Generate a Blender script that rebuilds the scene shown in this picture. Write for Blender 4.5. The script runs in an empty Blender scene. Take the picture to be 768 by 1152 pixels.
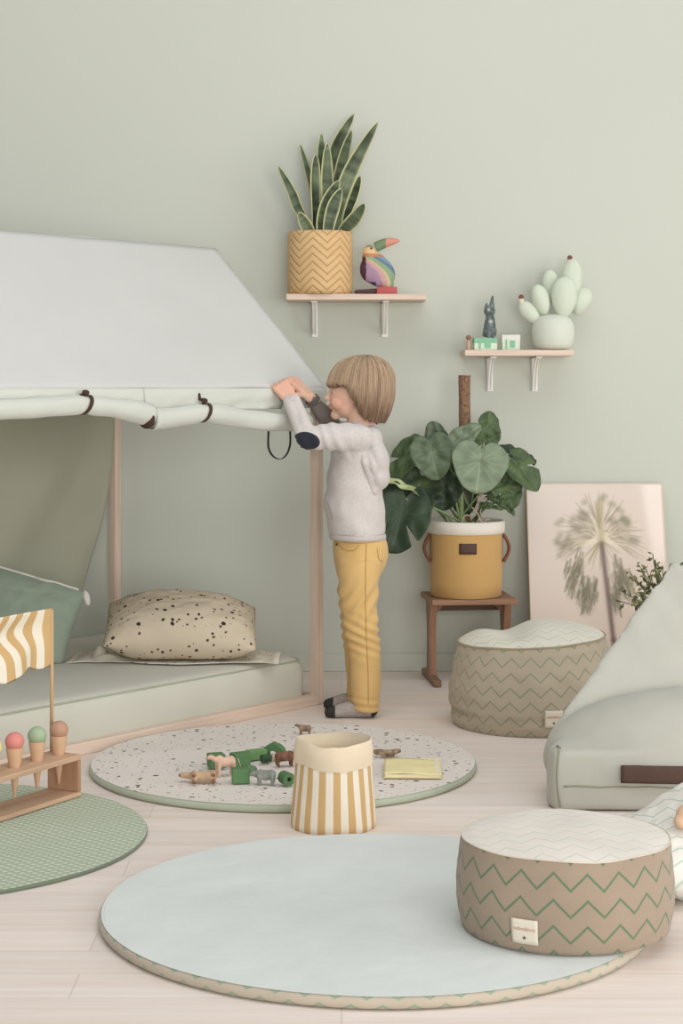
# recreation of a photographed playroom
import bpy, bmesh, math, random
import numpy as np
from mathutils import Vector, Matrix, Euler, noise
from mathutils.bvhtree import BVHTree
random.seed(7)
PI = math.pi
SC = bpy.context.scene
COL = SC.collection
CAMH, FPX = 1.04, 1990.0          # eye height (m), focal length in pixels of the 768x1152 frame
WALL_Y = 6.425

def P(px, py, Y):                  # a point at distance Y seen at pixel (px, py)
    return Vector(((px - 384) * Y / FPX, Y, CAMH + (433 - py) * Y / FPX))

# ------------------------------------------------------------------ colour and materials
def lin(c):
    return tuple(((v / 255) / 12.92 if v / 255 <= .04045 else ((v / 255 + .055) / 1.055) ** 2.4) for v in c[:3])
def rgba(c): return (*lin(c), 1.0)

class N:                           # small node-tree helper
    def __init__(s, name):
        s.m = bpy.data.materials.new(name); s.m.use_nodes = True
        s.t = s.m.node_tree; s.b = s.t.nodes['Principled BSDF']
    def n(s, kind, **kw):
        nd = s.t.nodes.new(kind)
        for k, v in kw.items():
            if hasattr(nd, k): setattr(nd, k, v)
            else: nd.inputs[k].default_value = v
        return nd
    def l(s, a, b): s.t.links.new(a, b)
    def math(s, op, a, b=None, c=None):
        nd = s.n('ShaderNodeMath', operation=op)
        for i, x in enumerate((a, b, c)):
            if x is None: continue
            if isinstance(x, (int, float)): nd.inputs[i].default_value = x
            else: s.l(x, nd.inputs[i])
        return nd.outputs[0]
    def mix(s, f, a, b, blend='MIX'):
        nd = s.n('ShaderNodeMix', data_type='RGBA', blend_type=blend)
        for i, x in ((0, f), (6, a), (7, b)):
            if isinstance(x, (int, float)): nd.inputs[i].default_value = x
            elif isinstance(x, tuple): nd.inputs[i].default_value = x
            else: s.l(x, nd.inputs[i])
        return nd.outputs[2]
    def ramp(s, f, lo, hi):
        nd = s.n('ShaderNodeMapRange'); nd.inputs[1].default_value = lo; nd.inputs[2].default_value = hi
        s.l(f, nd.inputs[0]); return nd.outputs[0]
    def bump(s, h, strength, dist=.01):
        nd = s.n('ShaderNodeBump'); nd.inputs['Strength'].default_value = strength; nd.inputs['Distance'].default_value = dist
        s.l(h, nd.inputs['Height']); s.l(nd.outputs[0], s.b.inputs['Normal'])
    def coord(s, which='Object', scale=(1, 1, 1)):
        tc = s.n('ShaderNodeTexCoord'); mp = s.n('ShaderNodeMapping'); mp.inputs['Scale'].default_value = scale
        s.l(tc.outputs[which], mp.inputs[0]); return mp.outputs[0]
    def noise(s, co, scale, detail=3, rough=.5):
        nd = s.n('ShaderNodeTexNoise'); nd.inputs['Scale'].default_value = scale; nd.inputs['Detail'].default_value = detail
        nd.inputs['Roughness'].default_value = rough; s.l(co, nd.inputs['Vector']); return nd.outputs['Fac']

def shade(c, k): return tuple(max(0, min(255, v * k)) for v in c)

def fabric(name, c, var=.06, scale=9, weave=900, bump=.25, wr=.35, wscale=14, rough=.92, sheen=.15):
    k = N(name); co = k.coord('Object')
    f = k.noise(co, scale, 4)
    col = k.mix(f, rgba(shade(c, 1 - var)), rgba(shade(c, 1 + var)))
    w = k.noise(co, weave, 1)
    col = k.mix(k.math('MULTIPLY', w, .16), col, rgba(shade(c, .72)))
    k.l(col, k.b.inputs['Base Color']); k.b.inputs['Roughness'].default_value = rough
    k.b.inputs['Sheen Weight'].default_value = sheen; k.b.inputs['Specular IOR Level'].default_value = .15
    big = k.noise(co, wscale, 3, .45)
    k.bump(k.math('ADD', k.math('MULTIPLY', big, wr), k.math('MULTIPLY', w, .06)), bump, .03)
    return k.m

def wood(name, c, axis=0, rough=.55, dark=.82, scale=1.0):
    k = N(name); sc = [38 * scale] * 3; sc[axis] = 2.2 * scale
    co = k.coord('Object', tuple(sc)); f = k.noise(co, 1.0, 5, .6)
    sc2 = [150 * scale] * 3; sc2[axis] = 4 * scale
    g = k.noise(k.coord('Object', tuple(sc2)), 1.0, 2)
    f2 = k.math('ADD', k.math('MULTIPLY', f, .75), k.math('MULTIPLY', g, .25))
    col = k.mix(k.ramp(f2, .3, .72), rgba(shade(c, dark)), rgba(shade(c, 1.06)))
    k.l(col, k.b.inputs['Base Color']); k.b.inputs['Roughness'].default_value = rough
    k.b.inputs['Specular IOR Level'].default_value = .3
    k.bump(g, .08, .004); return k.m

def plain(name, c, rough=.6, spec=.3, var=.03, scale=25, coat=0, metal=0):
    k = N(name); f = k.noise(k.coord('Object'), scale, 3)
    k.l(k.mix(f, rgba(shade(c, 1 - var)), rgba(shade(c, 1 + var))), k.b.inputs['Base Color'])
    k.b.inputs['Roughness'].default_value = rough; k.b.inputs['Specular IOR Level'].default_value = spec
    k.b.inputs['Coat Weight'].default_value = coat; k.b.inputs['Metallic'].default_value = metal; return k.m

def vcol(name, rough=.7, spec=.25, coat=0, bump=0, bscale=60, sheen=0, trans=0):
    k = N(name); a = k.n('ShaderNodeVertexColor', layer_name='Col')
    k.l(a.outputs[0], k.b.inputs['Base Color']); k.b.inputs['Roughness'].default_value = rough
    k.b.inputs['Specular IOR Level'].default_value = spec; k.b.inputs['Coat Weight'].default_value = coat
    k.b.inputs['Coat Roughness'].default_value = .04; k.b.inputs['Sheen Weight'].default_value = sheen
    if bump: k.bump(k.noise(k.coord('Object'), bscale, 3), bump, .006)
    return k.m

def zigzag(name, base, line, width=.15, amp=.64, soft=.03, wr=.3):
    k = N(name); tc = k.n('ShaderNodeTexCoord'); sp = k.n('ShaderNodeSeparateXYZ'); k.l(tc.outputs['UV'], sp.inputs[0])
    tri = k.math('PINGPONG', sp.outputs[0], .5)                       # 0..0.5..0 per wave
    f = k.math('FRACT', k.math('ADD', sp.outputs[1], k.math('MULTIPLY', tri, amp * 2)))
    d = k.math('ABSOLUTE', k.math('SUBTRACT', f, .5))
    co = k.coord('Object'); w = k.noise(co, 700, 1)
    m = k.ramp(k.math('ADD', d, k.math('MULTIPLY', w, .02)), width / 2 + soft, width / 2 - soft)
    f1 = k.noise(co, 10, 3)
    bc = k.mix(f1, rgba(shade(base, .95)), rgba(shade(base, 1.05)))
    col = k.mix(m, bc, rgba(line)); col = k.mix(k.math('MULTIPLY', w, .18), col, rgba(shade(base, .7)))
    k.l(col, k.b.inputs['Base Color']); k.b.inputs['Roughness'].default_value = .92
    k.b.inputs['Specular IOR Level'].default_value = .12; k.b.inputs['Sheen Weight'].default_value = .15
    k.bump(k.math('ADD', k.math('MULTIPLY', k.noise(co, 13, 3), wr), k.math('MULTIPLY', w, .05)), .25, .03)
    return k.m

# ------------------------------------------------------------------ mesh builder
class MB:
    def __init__(s): s.v, s.f, s.uv, s.c, s.mi = [], [], [], [], []
    def add(s, verts, faces, uvs=None, col=None, mi=0):
        o = len(s.v); s.v += [tuple(v) for v in verts]
        s.f += [tuple(i + o for i in f) for f in faces]
        s.uv += uvs if uvs else [[(0, 0)] * len(f) for f in faces]
        if col is None: col = (200, 200, 200)
        s.c += col if isinstance(col, list) else [col] * len(verts)
        s.mi += [mi] * len(faces); return s
    def bm(s, b, M=None, col=None, mi=0):
        b.verts.ensure_lookup_table(); b.verts.index_update()
        vs = [(M @ v.co if M else v.co.copy()) for v in b.verts]
        s.add(vs, [[v.index for v in f.verts] for f in b.faces], col=col, mi=mi); b.free(); return s
    def box(s, c, size, rot=(0, 0, 0), bev=.004, seg=2, col=None, mi=0):
        b = bmesh.new(); bmesh.ops.create_cube(b, size=1)
        bmesh.ops.scale(b, vec=size, verts=b.verts)
        if bev: bmesh.ops.bevel(b, geom=b.edges[:], offset=min(bev, min(size) * .45), segments=seg, profile=.5, affect='EDGES')
        return s.bm(b, Matrix.Translation(c) @ Euler(rot).to_matrix().to_4x4(), col, mi)
    def ell(s, c, r, rot=(0, 0, 0), sub=3, col=None):
        b = bmesh.new(); bmesh.ops.create_icosphere(b, subdivisions=sub, radius=1)
        return s.bm(b, Matrix.Translation(c) @ Euler(rot).to_matrix().to_4x4() @ Matrix.Diagonal((*r, 1)), col)
    def loft(s, rings, closed=True, cap=(True, True), col=None, uvf=None, mi=0):
        n = len(rings[0]); vs = [p for r in rings for p in r]; fs, uv = [], []
        for i in range(len(rings) - 1):
            for j in range(n if closed else n - 1):
                k = (j + 1) % n
                fs.append((i * n + j, i * n + k, (i + 1) * n + k, (i + 1) * n + j))
                uv.append([uvf(i, j), uvf(i, j + 1), uvf(i + 1, j + 1), uvf(i + 1, j)] if uvf else [(0, 0)] * 4)
        if closed and cap[0]: fs.append(tuple(reversed(range(n)))); uv.append([(0, 0)] * n)
        if closed and cap[1]: fs.append(tuple((len(rings) - 1) * n + j for j in range(n))); uv.append([(0, 0)] * n)
        return s.add(vs, fs, uv, col, mi)
    def tube(s, pts, rad, seg=10, cap=(True, True), col=None, flat=None):
        pts = [Vector(p) for p in pts]; m = len(pts)
        if not isinstance(rad, (list, tuple)): rad = [rad] * m
        rings, up = [], None
        for i, p in enumerate(pts):
            t = (pts[min(i + 1, m - 1)] - pts[max(i - 1, 0)]).normalized()
            if up is None: up = Vector((0, 0, 1)) if abs(t.z) < .9 else Vector((1, 0, 0))
            a = t.cross(up).normalized(); bb = a.cross(t).normalized(); up = bb
            fl = flat if flat else 1
            rings.append([p + a * math.cos(2 * PI * j / seg) * rad[i] + bb * math.sin(2 * PI * j / seg) * rad[i] * fl for j in range(seg)])
        colr = col
        if isinstance(col, list) and len(col) == m: colr = [c for c in col for _ in range(seg)]
        return s.loft(rings, True, cap, colr)
    def cap(s, p0, p1, r0, r1, seg=14, h=5):
        p0, p1 = Vector(p0), Vector(p1); d = (p1 - p0); L = d.length; d = d / L if L > 1e-6 else Vector((0, 0, 1))
        pts, rad = [], []
        for i in range(h): a = PI / 2 * (1 - i / h); pts.append(p0 - d * r0 * math.sin(a)); rad.append(max(r0 * math.cos(a), r0 * .04))
        pts.append(p0); rad.append(r0); pts.append(p1); rad.append(r1)
        for i in range(1, h + 1): a = PI / 2 * i / h; pts.append(p1 + d * r1 * math.sin(a)); rad.append(max(r1 * math.cos(a), r1 * .04))
        return s.tube(pts, rad, seg)
    def grid(s, nx, ny, fn, col=None, uvf=None, mi=0):
        vs = [fn(i / nx, j / ny) for j in range(ny + 1) for i in range(nx + 1)]; fs, uv = [], []
        for j in range(ny):
            for i in range(nx):
                a = j * (nx + 1) + i; fs.append((a, a + 1, a + nx + 2, a + nx + 1))
                if uvf: uv.append([uvf(i / nx, j / ny), uvf((i + 1) / nx, j / ny), uvf((i + 1) / nx, (j + 1) / ny), uvf(i / nx, (j + 1) / ny)])
        c = [col(i / nx, j / ny) for j in range(ny + 1) for i in range(nx + 1)] if callable(col) else col
        return s.add(vs, fs, uv if uvf else None, c, mi)
    def mesh(s, name, smooth=True):
        m = bpy.data.meshes.new(name); m.from_pydata(s.v, [], s.f); m.update()
        ul = m.uv_layers.new(name='UVMap'); ul.data.foreach_set('uv', [x for f in s.uv for p in f for x in p])
        ca = m.color_attributes.new('Col', 'FLOAT_COLOR', 'POINT')
        ca.data.foreach_set('color', [x for c in s.c for x in rgba(c)])
        m.polygons.foreach_set('material_index', s.mi)
        m.polygons.foreach_set('use_smooth', [smooth] * len(s.f)); return m
    def build(s, name, mat, parent=None, smooth=True, off=None, subd=0, solid=0, auto=None, loc=None):
        m = s.mesh(name, smooth)
        if off is not None: m.transform(Matrix.Translation(-Vector(off)))
        return link(name, m, mat, parent, subd, solid, auto, loc)

def link(name, m, mat, parent=None, subd=0, solid=0, auto=None, loc=None):
    for x in (mat if isinstance(mat, (list, tuple)) else [mat]): m.materials.append(x)
    o = bpy.data.objects.new(name, m); COL.objects.link(o)
    if parent: o.parent = parent
    if loc is not None: o.location = loc
    if solid:
        md = o.modifiers.new('s', 'SOLIDIFY'); md.thickness = solid; md.offset = 0
    if subd:
        md = o.modifiers.new('d', 'SUBSURF'); md.levels = subd; md.render_levels = subd
    if auto is not None: m.set_sharp_from_angle(angle=math.radians(auto))
    return o

def thing(name, label, cat, loc=(0, 0, 0), rz=0, group=None):
    o = bpy.data.objects.new(name, None); COL.objects.link(o); o.location = loc; o.rotation_euler = (0, 0, rz)
    o.empty_display_size = .05
    return tag(o, label, cat, group)
def tag(o, label, cat, group=None):
    o['label'] = label; o['category'] = cat
    if group: o['group'] = group
    return o
def struct(o): o['kind'] = 'structure'; return o
def copy_tree(o, parent=None):
    c = o.copy(); COL.objects.link(c); c.parent = parent
    for ch in list(o.children): copy_tree(ch, c)
    return c

def organic(mb, voxel=.006, iters=6, fac=.5, disp=None, colf=None):
    """union overlapping closed shells of mb into one continuous smooth surface"""
    m = mb.mesh('tmp'); o = bpy.data.objects.new('tmp', m); COL.objects.link(o)
    r = o.modifiers.new('r', 'REMESH'); r.mode = 'VOXEL'; r.voxel_size = voxel; r.adaptivity = 0
    if iters:
        sm = o.modifiers.new('s', 'SMOOTH'); sm.factor = fac; sm.iterations = iters
    dg = bpy.context.evaluated_depsgraph_get(); dg.update()
    me = bpy.data.meshes.new_from_object(o.evaluated_get(dg))
    bpy.data.objects.remove(o); bpy.data.meshes.remove(m)
    n = len(me.vertices)
    co = np.empty(n * 3, 'f'); me.vertices.foreach_get('co', co); co = co.reshape(-1, 3)
    if disp:
        nr = np.empty(n * 3, 'f'); me.vertices.foreach_get('normal', nr); nr = nr.reshape(-1, 3)
        for i in range(n): co[i] += nr[i] * disp(Vector(co[i]), Vector(nr[i]))
        me.vertices.foreach_set('co', co.reshape(-1))
    for a in list(me.color_attributes): me.color_attributes.remove(a)
    ca = me.color_attributes.new('Col', 'FLOAT_COLOR', 'POINT')
    if colf:
        ca.data.foreach_set('color', [x for i in range(n) for x in rgba(colf(Vector(co[i])))])
    me.polygons.foreach_set('use_smooth', [True] * len(me.polygons)); me.update()
    return me
def bvh_of(me): return BVHTree.FromPolygons([v.co.copy() for v in me.vertices], [tuple(p.vertices) for p in me.polygons])
def place(name, me, mat, parent=None, off=None):
    if off is not None: me.transform(Matrix.Translation(-Vector(off)))
    return link(name, me, mat, parent)

def text_mesh(txt, size, extrude=.0006):
    cu = bpy.data.curves.new('t', 'FONT'); cu.body = txt; cu.size = size; cu.extrude = extrude; cu.align_x = 'CENTER'; cu.align_y = 'CENTER'
    o = bpy.data.objects.new('t', cu); COL.objects.link(o)
    dg = bpy.context.evaluated_depsgraph_get(); dg.update()
    me = bpy.data.meshes.new_from_object(o.evaluated_get(dg)); bpy.data.objects.remove(o); return me

def nz(x, y=0, z=0): return noise.noise(Vector((x, y, z)))
def mixc(a, b, t): t = max(0, min(1, t)); return tuple(x + (y - x) * t for x, y in zip(a, b))
WORLD_STR, KEY_W, TOP_W, FRONT_W = .37, 92, 86, 180
KEY_POS, KEY_AIM = (4.7, 2.6, 1.3), (-1.0, 5.6, .6)
WALL, FLOOR = (200, 203, 191), (235, 225, 219)
# ================================================================== camera, light, room shell
cam = bpy.data.cameras.new('camera'); cam.sensor_fit = 'HORIZONTAL'; cam.sensor_width = 36
cam.lens = FPX / 768 * 36; cam.shift_y = -(576 - 433) / 768
co_ = bpy.data.objects.new('camera', cam); COL.objects.link(co_); co_.location = (0, 0, CAMH); co_.rotation_euler = (PI / 2, 0, 0)
SC.camera = co_
SC.view_settings.view_transform = 'Standard'; SC.view_settings.look = 'None'
SC.view_settings.exposure = 0.0; SC.view_settings.gamma = 1.0

wd = bpy.data.worlds.new('world'); SC.world = wd; wd.use_nodes = True
wd.node_tree.nodes['Background'].inputs[0].default_value = (1.0, 1.0, .995, 1)
wd.node_tree.nodes['Background'].inputs[1].default_value = WORLD_STR
def area(name, loc, target, size, watts, col=(1, 1, 1), size_y=None):
    l = bpy.data.lights.new(name, 'AREA'); l.energy = watts; l.color = col; l.size = size
    if size_y: l.shape = 'RECTANGLE'; l.size_y = size_y
    o = bpy.data.objects.new(name, l); COL.objects.link(o); o.location = loc
    o.rotation_euler = (Vector(target) - Vector(loc)).to_track_quat('-Z', 'Y').to_euler(); return o
area('window_light', KEY_POS, KEY_AIM, 3.4, KEY_W, (1.0, .99, .97), 2.4)
area('print_glint_light', (2.74, 1.0, 3.97), (1.12, 6.3, .6), 1.15, 15, (1, 1, 1), .95)  # added off frame so the print's glaze shows a highlight
area('ceiling_light', (.2, 2.9, 4.6), (.2, 3.3, 0), 4.6, TOP_W, (1, 1, .99), 3.6)
if FRONT_W: area('front_fill_light', (1.2, -1.6, 1.1), (-.6, 6, .6), 3.8, FRONT_W, (1, .995, .98), 2.2)  # fill light added behind the camera, no window known there

# wall
k = N('sage_wall_paint'); f = k.noise(k.coord('Object'), .9, 3)
k.l(k.mix(f, rgba(shade(WALL, .985)), rgba(shade(WALL, 1.015))), k.b.inputs['Base Color'])
k.b.inputs['Roughness'].default_value = .8; k.b.inputs['Specular IOR Level'].default_value = .2
k.bump(k.noise(k.coord('Object'), 160, 2), .04, .003)
m_wall = k.m
struct(MB().box((0, WALL_Y + .05, 1.5), (9, .1, 3.2), bev=0).build('wall_back', m_wall, smooth=False))
struct(MB().box((0, WALL_Y - .006, .0325), (9, .012, .065), bev=.003).build('baseboard_back', m_wall, smooth=False))

# floor: whitewashed planks running across the room
k = N('whitewashed_plank_floor'); co = k.coord('Object')
br = k.n('ShaderNodeTexBrick', offset=.37, offset_frequency=2)
for a, v in (('Scale', 1.0), ('Brick Width', 1.25), ('Row Height', .125), ('Mortar Size', .0018), ('Mortar Smooth', .3), ('Bias', 0.0)): br.inputs[a].default_value = v
k.l(co, br.inputs['Vector']); br.inputs['Color1'].default_value = rgba(shade(FLOOR, .965)); br.inputs['Color2'].default_value = rgba(shade(FLOOR, 1.025))
br.inputs['Mortar'].default_value = rgba(shade(FLOOR, .86))
g = k.noise(k.coord('Object', (1.6, 30, 1)), 1.0, 5, .62); g2 = k.noise(k.coord('Object', (5, 110, 1)), 1.0, 3)
gg = k.ramp(k.math('ADD', k.math('MULTIPLY', g, .7), k.math('MULTIPLY', g2, .3)), .3, .7)
col = k.mix(k.math('MULTIPLY', k.math('SUBTRACT', 1.0, gg), .55), br.outputs[0], rgba((214, 190, 168)))
k.l(k.mix(k.math('MULTIPLY', gg, .3), col, rgba((248, 238, 230))), k.b.inputs['Base Color'])
k.b.inputs['Roughness'].default_value = .5; k.b.inputs['Specular IOR Level'].default_value = .25
k.bump(k.math('SUBTRACT', g2, br.outputs[1]), .1, .003)
struct(MB().box((0, 3.25, -.025), (9, 6.5, .05), bev=0).build('floor', k.m, smooth=False))

# ================================================================== shared materials
m_oak = wood('pale_pink_oak', (226, 203, 185), 0, .55, .88)
m_oakx = m_oak
m_oakz = wood('pale_oak_upright', (212, 180, 158), 2)
m_white_metal = plain('white_enamel', (240, 238, 232), .45)
m_brown_leather = plain('dark_brown_leather', (84, 62, 52), .6, .3, .1, 90)
m_label = fabric('cream_label_cloth', (226, 216, 198), weave=1400)
m_print_ink = plain('rose_brown_ink', (190, 150, 136), .8)
m_dark_ink = plain('dark_ink', (80, 62, 58), .8)
m_vc = vcol('painted_cloth', .9, .1, bump=.1, bscale=300, sheen=.1)
m_leafvc = vcol('leaf_green', .48, .35, bump=.06, bscale=40)
m_woodvc = vcol('painted_wood', .55, .3, bump=.05, bscale=120)

# ================================================================== play mats
def disc_mat(name, cx, cy, r, th, mat_top, mat_rim, label, rz=0, wob=.006, lift=None, z0=0.001, uvrim=None):
    t = thing(name, label, 'play mat', (cx, cy, 0), rz)
    n, K = 128, 26
    def rad(j):
        a = 2 * PI * j / n
        return r * (1 + wob * nz(math.cos(a) * 2 + 3, math.sin(a) * 2, r * 7 + cx))
    def pt(j, k_, z):
        a = 2 * PI * (j % n) / n; rr = (rad(j % n) - th * .25) * k_ / K
        x, y = rr * math.cos(a), rr * math.sin(a)
        h = .0035 * nz(x * 5 + cx * 9, y * 5, 1) * min(1, (1 - k_ / K) * 6)
        l = lift(a, k_ / K) if lift else 0
        return (x, y, z + h + l)
    mb = MB()
    mb.loft([[pt(j, k_, z0 + th) for j in range(n)] for k_ in range(1, K + 1)][::-1], cap=(False, True))
    mb.build('top_cloth', mat_top, t)
    rings = []
    for q in range(9):
        a = -PI / 2 + PI * q / 8
        ring = []
        for j in range(n):
            aa = 2 * PI * j / n; rr = rad(j) - th * .5 + th * .5 * math.cos(a)
            l = lift(aa, 1) if lift else 0
            ring.append((rr * math.cos(aa), rr * math.sin(aa), z0 + th / 2 + th / 2 * math.sin(a) + l))
        rings.append(ring)
    uvf = (lambda i, j: (j / n * 64, i / 8 * 1.2)) if uvrim else None
    mb = MB(); mb.loft(rings, cap=(True, False), uvf=uvf); mb.build('edge_band', mat_rim, t)
    return t

# terrazzo speckle
def speckle(name, base, dots, scale, thr, seed=0, rand=.9):
    k = N(name); co = k.coord('Object', (1, 1, 1))
    col = k.mix(k.noise(co, 6, 3), rgba(shade(base, .97)), rgba(shade(base, 1.03)))
    for i, (dc, sc_, th_) in enumerate(dots):
        vo = k.n('ShaderNodeTexVoronoi', feature='F1'); vo.inputs['Scale'].default_value = sc_; vo.inputs['Randomness'].default_value = rand
        mp = k.n('ShaderNodeMapping'); mp.inputs['Location'].default_value = (i * 3.17 + seed, i * 1.31, i * 2.7); k.l(co, mp.inputs[0])
        wob = k.noise(mp.outputs[0], sc_ * 2.5, 1)
        vm = k.n('ShaderNodeMix', data_type='VECTOR'); 
        k.l(mp.outputs[0], vo.inputs['Vector'])
        hs = k.n('ShaderNodeSeparateXYZ'); k.l(vo.outputs['Color'], hs.inputs[0])
        lim = k.math('MULTIPLY', hs.outputs[0], th_)                    # a size of its own for each fleck
        d = k.math('ADD', vo.outputs['Distance'], k.math('MULTIPLY', k.math('SUBTRACT', wob, .5), .25))
        m = k.ramp(k.math('SUBTRACT', lim, d), -.01, .03)
        c2 = k.mix(hs.outputs[1], rgba(dc[0]), rgba(dc[1]))
        col = k.mix(m, col, c2)
    k.l(col, k.b.inputs['Base Color']); k.b.inputs['Roughness'].default_value = .92; k.b.inputs['Specular IOR Level'].default_value = .1
    k.bump(k.math('ADD', k.math('MULTIPLY', k.noise(co, 12, 3), .35), k.math('MULTIPLY', k.noise(co, 800, 1), .04)), .25, .03)
    return k.m
m_terr = speckle('speckled_mat_cloth', (228, 220, 212), [(((66, 58, 56), (110, 84, 76)), 34, .26), (((150, 122, 108), (176, 150, 130)), 52, .23), (((96, 86, 84), (150, 130, 120)), 80, .19)], 1, 1)
m_sagerim = fabric('pale_sage_binding', (176, 184, 164))
disc_mat('round_play_mat', -.157, 4.812, .525, .02, m_terr, m_sagerim, 'round cream play mat with dark speckles under the scattered toy animals')

m_blue = fabric('pale_blue_canvas', (218, 223, 219), .03, 5, wr=.8, wscale=9, bump=.35)
m_bluerim = zigzag('zigzag_binding', (188, 176, 158), (146, 162, 138), .24, .6)
disc_mat('round_play_mat', .068, 3.475, .54, .022, m_blue, m_bluerim, 'large round pale blue play mat under the front pouf', uvrim=True, wob=.012)

k = N('quilted_sea_green_cloth'); co = k.coord('Object')
sp = k.n('ShaderNodeSeparateXYZ'); k.l(co, sp.inputs[0])
qa = k.math('PINGPONG', k.math('ADD', k.math('MULTIPLY', sp.outputs[0], 38), k.math('MULTIPLY', sp.outputs[1], 38)), .5)
qb = k.math('PINGPONG', k.math('SUBTRACT', k.math('MULTIPLY', sp.outputs[0], 38), k.math('MULTIPLY', sp.outputs[1], 38)), .5)
q = k.math('MINIMUM', qa, qb); qs = k.ramp(q, .0, .3)
k.l(k.mix(qs, rgba((166, 178, 156)), rgba((204, 211, 190))), k.b.inputs['Base Color']); k.b.inputs['Roughness'].default_value = .75
k.b.inputs['Specular IOR Level'].default_value = .3
k.bump(k.math('ADD', qs, k.math('MULTIPLY', k.noise(co, 9, 2), .6)), .5, .006)
m_grn = k.m
m_grnrim = fabric('dark_green_binding', (112, 124, 104))
def lift_g(a, kk):
    d = (a - math.radians(-46)) ; return .02 * math.exp(-(d / .06) ** 2) * max(0, kk - .86) / .14
disc_mat('round_play_mat', -.978, 4.055, .53, .008, m_grn, m_grnrim, 'round sea green quilted mat under the toy ice cream stand', lift=lift_g)

# ================================================================== zigzag poufs
def star(r, n=5):
    return [(r * (1 if i % 2 == 0 else .45) * math.sin(PI * i / n), r * (1 if i % 2 == 0 else .45) * math.cos(PI * i / n)) for i in range(2 * n)]
def pouf(cx, cy, R, prof, top_fn, waves, row, mat_s, mat_t, label, rz, lab_a, lab_z, lab_w, lab_h, pipe_mat, wr=0, grp=None, pipe_r=.003, vshift=0, zb=.0005):
    t = thing('pouf', label, 'pouf', (cx, cy, zb), rz); n = 160
    def rr(a, z): return R * prof(z) * (1 + .008 * nz(math.cos(a) * 1.5 + cx * 5, math.sin(a) * 1.5, z * 9))
    H = lambda a: top_fn(R * math.cos(a), R * math.sin(a), 1.0)
    K = 26; rings = []
    for i in range(K + 1):
        ring = []
        for j in range(n):
            a = 2 * PI * j / n; z = H(a) * (i / K)
            crease = wr * .011 * math.exp(-((z - .045 - .012 * nz(a * 2, 3)) / .008) ** 2) * (.6 + nz(a * 1.3, 8)) if wr else 0
            q = rr(a, i / K) - crease + wr * .004 * nz(a * 4, z * 30)
            ring.append((q * math.cos(a), q * math.sin(a), max(z, .0)))
        rings.append(ring)
    hm = top_fn(R, 0, 1)
    MB().loft(rings, cap=(True, False), uvf=lambda i, j: (j / n * waves, i / K * hm / row + vshift)).build('body', mat_s, t)
    Kt = 16; rings = []
    for i in range(Kt, 0, -1):
        f = i / Kt; ring = []
        for j in range(n):
            a = 2 * PI * j / n; q = rr(a, 1) * f; x, y = q * math.cos(a), q * math.sin(a)
            ring.append((x, y, top_fn(x, y, f)))
        rings.append(ring)
    mb = MB(); mb.loft(rings, cap=(False, True))
    wl = 2 * PI * R / waves
    mb.uv = [[(mb.v[i][0] / wl, mb.v[i][1] / row) for i in f] for f in mb.f]
    mb.build('top_panel', mat_t, t)
    pts = [((rr(2 * PI * j / n, 1) + pipe_r * .4) * math.cos(2 * PI * j / n), (rr(2 * PI * j / n, 1) + pipe_r * .4) * math.sin(2 * PI * j / n), H(2 * PI * j / n)) for j in range(n)]
    MB().tube(pts + pts[:2], pipe_r, 6, cap=(False, False)).build('piping', pipe_mat, t)
    # sewn label
    def lp(u, v, off):
        z = lab_z + (v - .5) * lab_h; a = lab_a + (u - .5) * lab_w / R; q = rr(a, z / hm) + off
        return Vector((q * math.cos(a), q * math.sin(a), z))
    lb = MB().grid(8, 6, lambda u, v: lp(u, v, .0035)).build('label', m_label, t, solid=.002)
    me = text_mesh('nobodinoz', lab_w * .2)
    for v in me.vertices: v.co = lp(.5 + v.co.x / lab_w, .62 + v.co.y / lab_h, .0052 + v.co.z * .3)
    link('lettering', me, m_print_ink, lb)
    mb = MB(); st = star(lab_w * .085); mb.add([lp(.5 + x / lab_w, .26 + y / lab_h, .0053) for x, y in st] + [lp(.5, .26, .0055)], [(i, (i + 1) % 10, 10) for i in range(10)])
    mb.build('star_mark', m_dark_ink, lb, smooth=False)
    return t
m_zz1 = zigzag('zigzag_canvas_shaded', (160, 143, 125), (100, 122, 94), .15)  # front pouf side: shade painted in as a darker canvas
m_zz1t = zigzag('zigzag_canvas_lit_top', (226, 218, 208), (200, 206, 192), .12)  # same canvas, paler: overhead light painted into the top
m_zz2 = zigzag('zigzag_canvas_faded_shaded', (180, 168, 148), (116, 134, 106), .10)  # rear pouf side, its shade put into the colour
m_zz2t = zigzag('zigzag_canvas_faded_lit_top', (222, 218, 204), (178, 190, 172), .1)  # rear pouf top, same cloth whitened to carry the overhead light
m_pipe1 = fabric('cream_piping', (214, 202, 184)); m_pipe2 = fabric('tan_piping', (166, 152, 126))
pouf(.4205, 3.333, .2025, lambda z: .955 + .05 * math.sin(PI * min(1, max(0, z)) ** .8) + .01 * z,
     lambda x, y, f: .166 + .014 * (1 - f ** 2) ** .7 + .003 * nz(x * 9, y * 9), 21, .046, m_zz1, m_zz1t,
     'front zigzag pouf with flat top, standing on the pale blue mat', 0, -PI / 2 - .48, .039, .049, .045, m_pipe1, pipe_r=.0012, vshift=.35, zb=.0268)
def top2(x, y, f):
    sag = -.026 * math.exp(-((x + .075) / .06) ** 2) * (1 if y > -.1 else math.exp(-((y + .1) / .1) ** 2)) * min(1, (1 - f) * 2.5 + .35 * (y > 0) )
    return .262 + .05 * max(0, 1 - f ** 2.4) ** .8 + sag + .012 * x / .25 + .003 * nz(x * 8, y * 8, 4)
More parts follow.
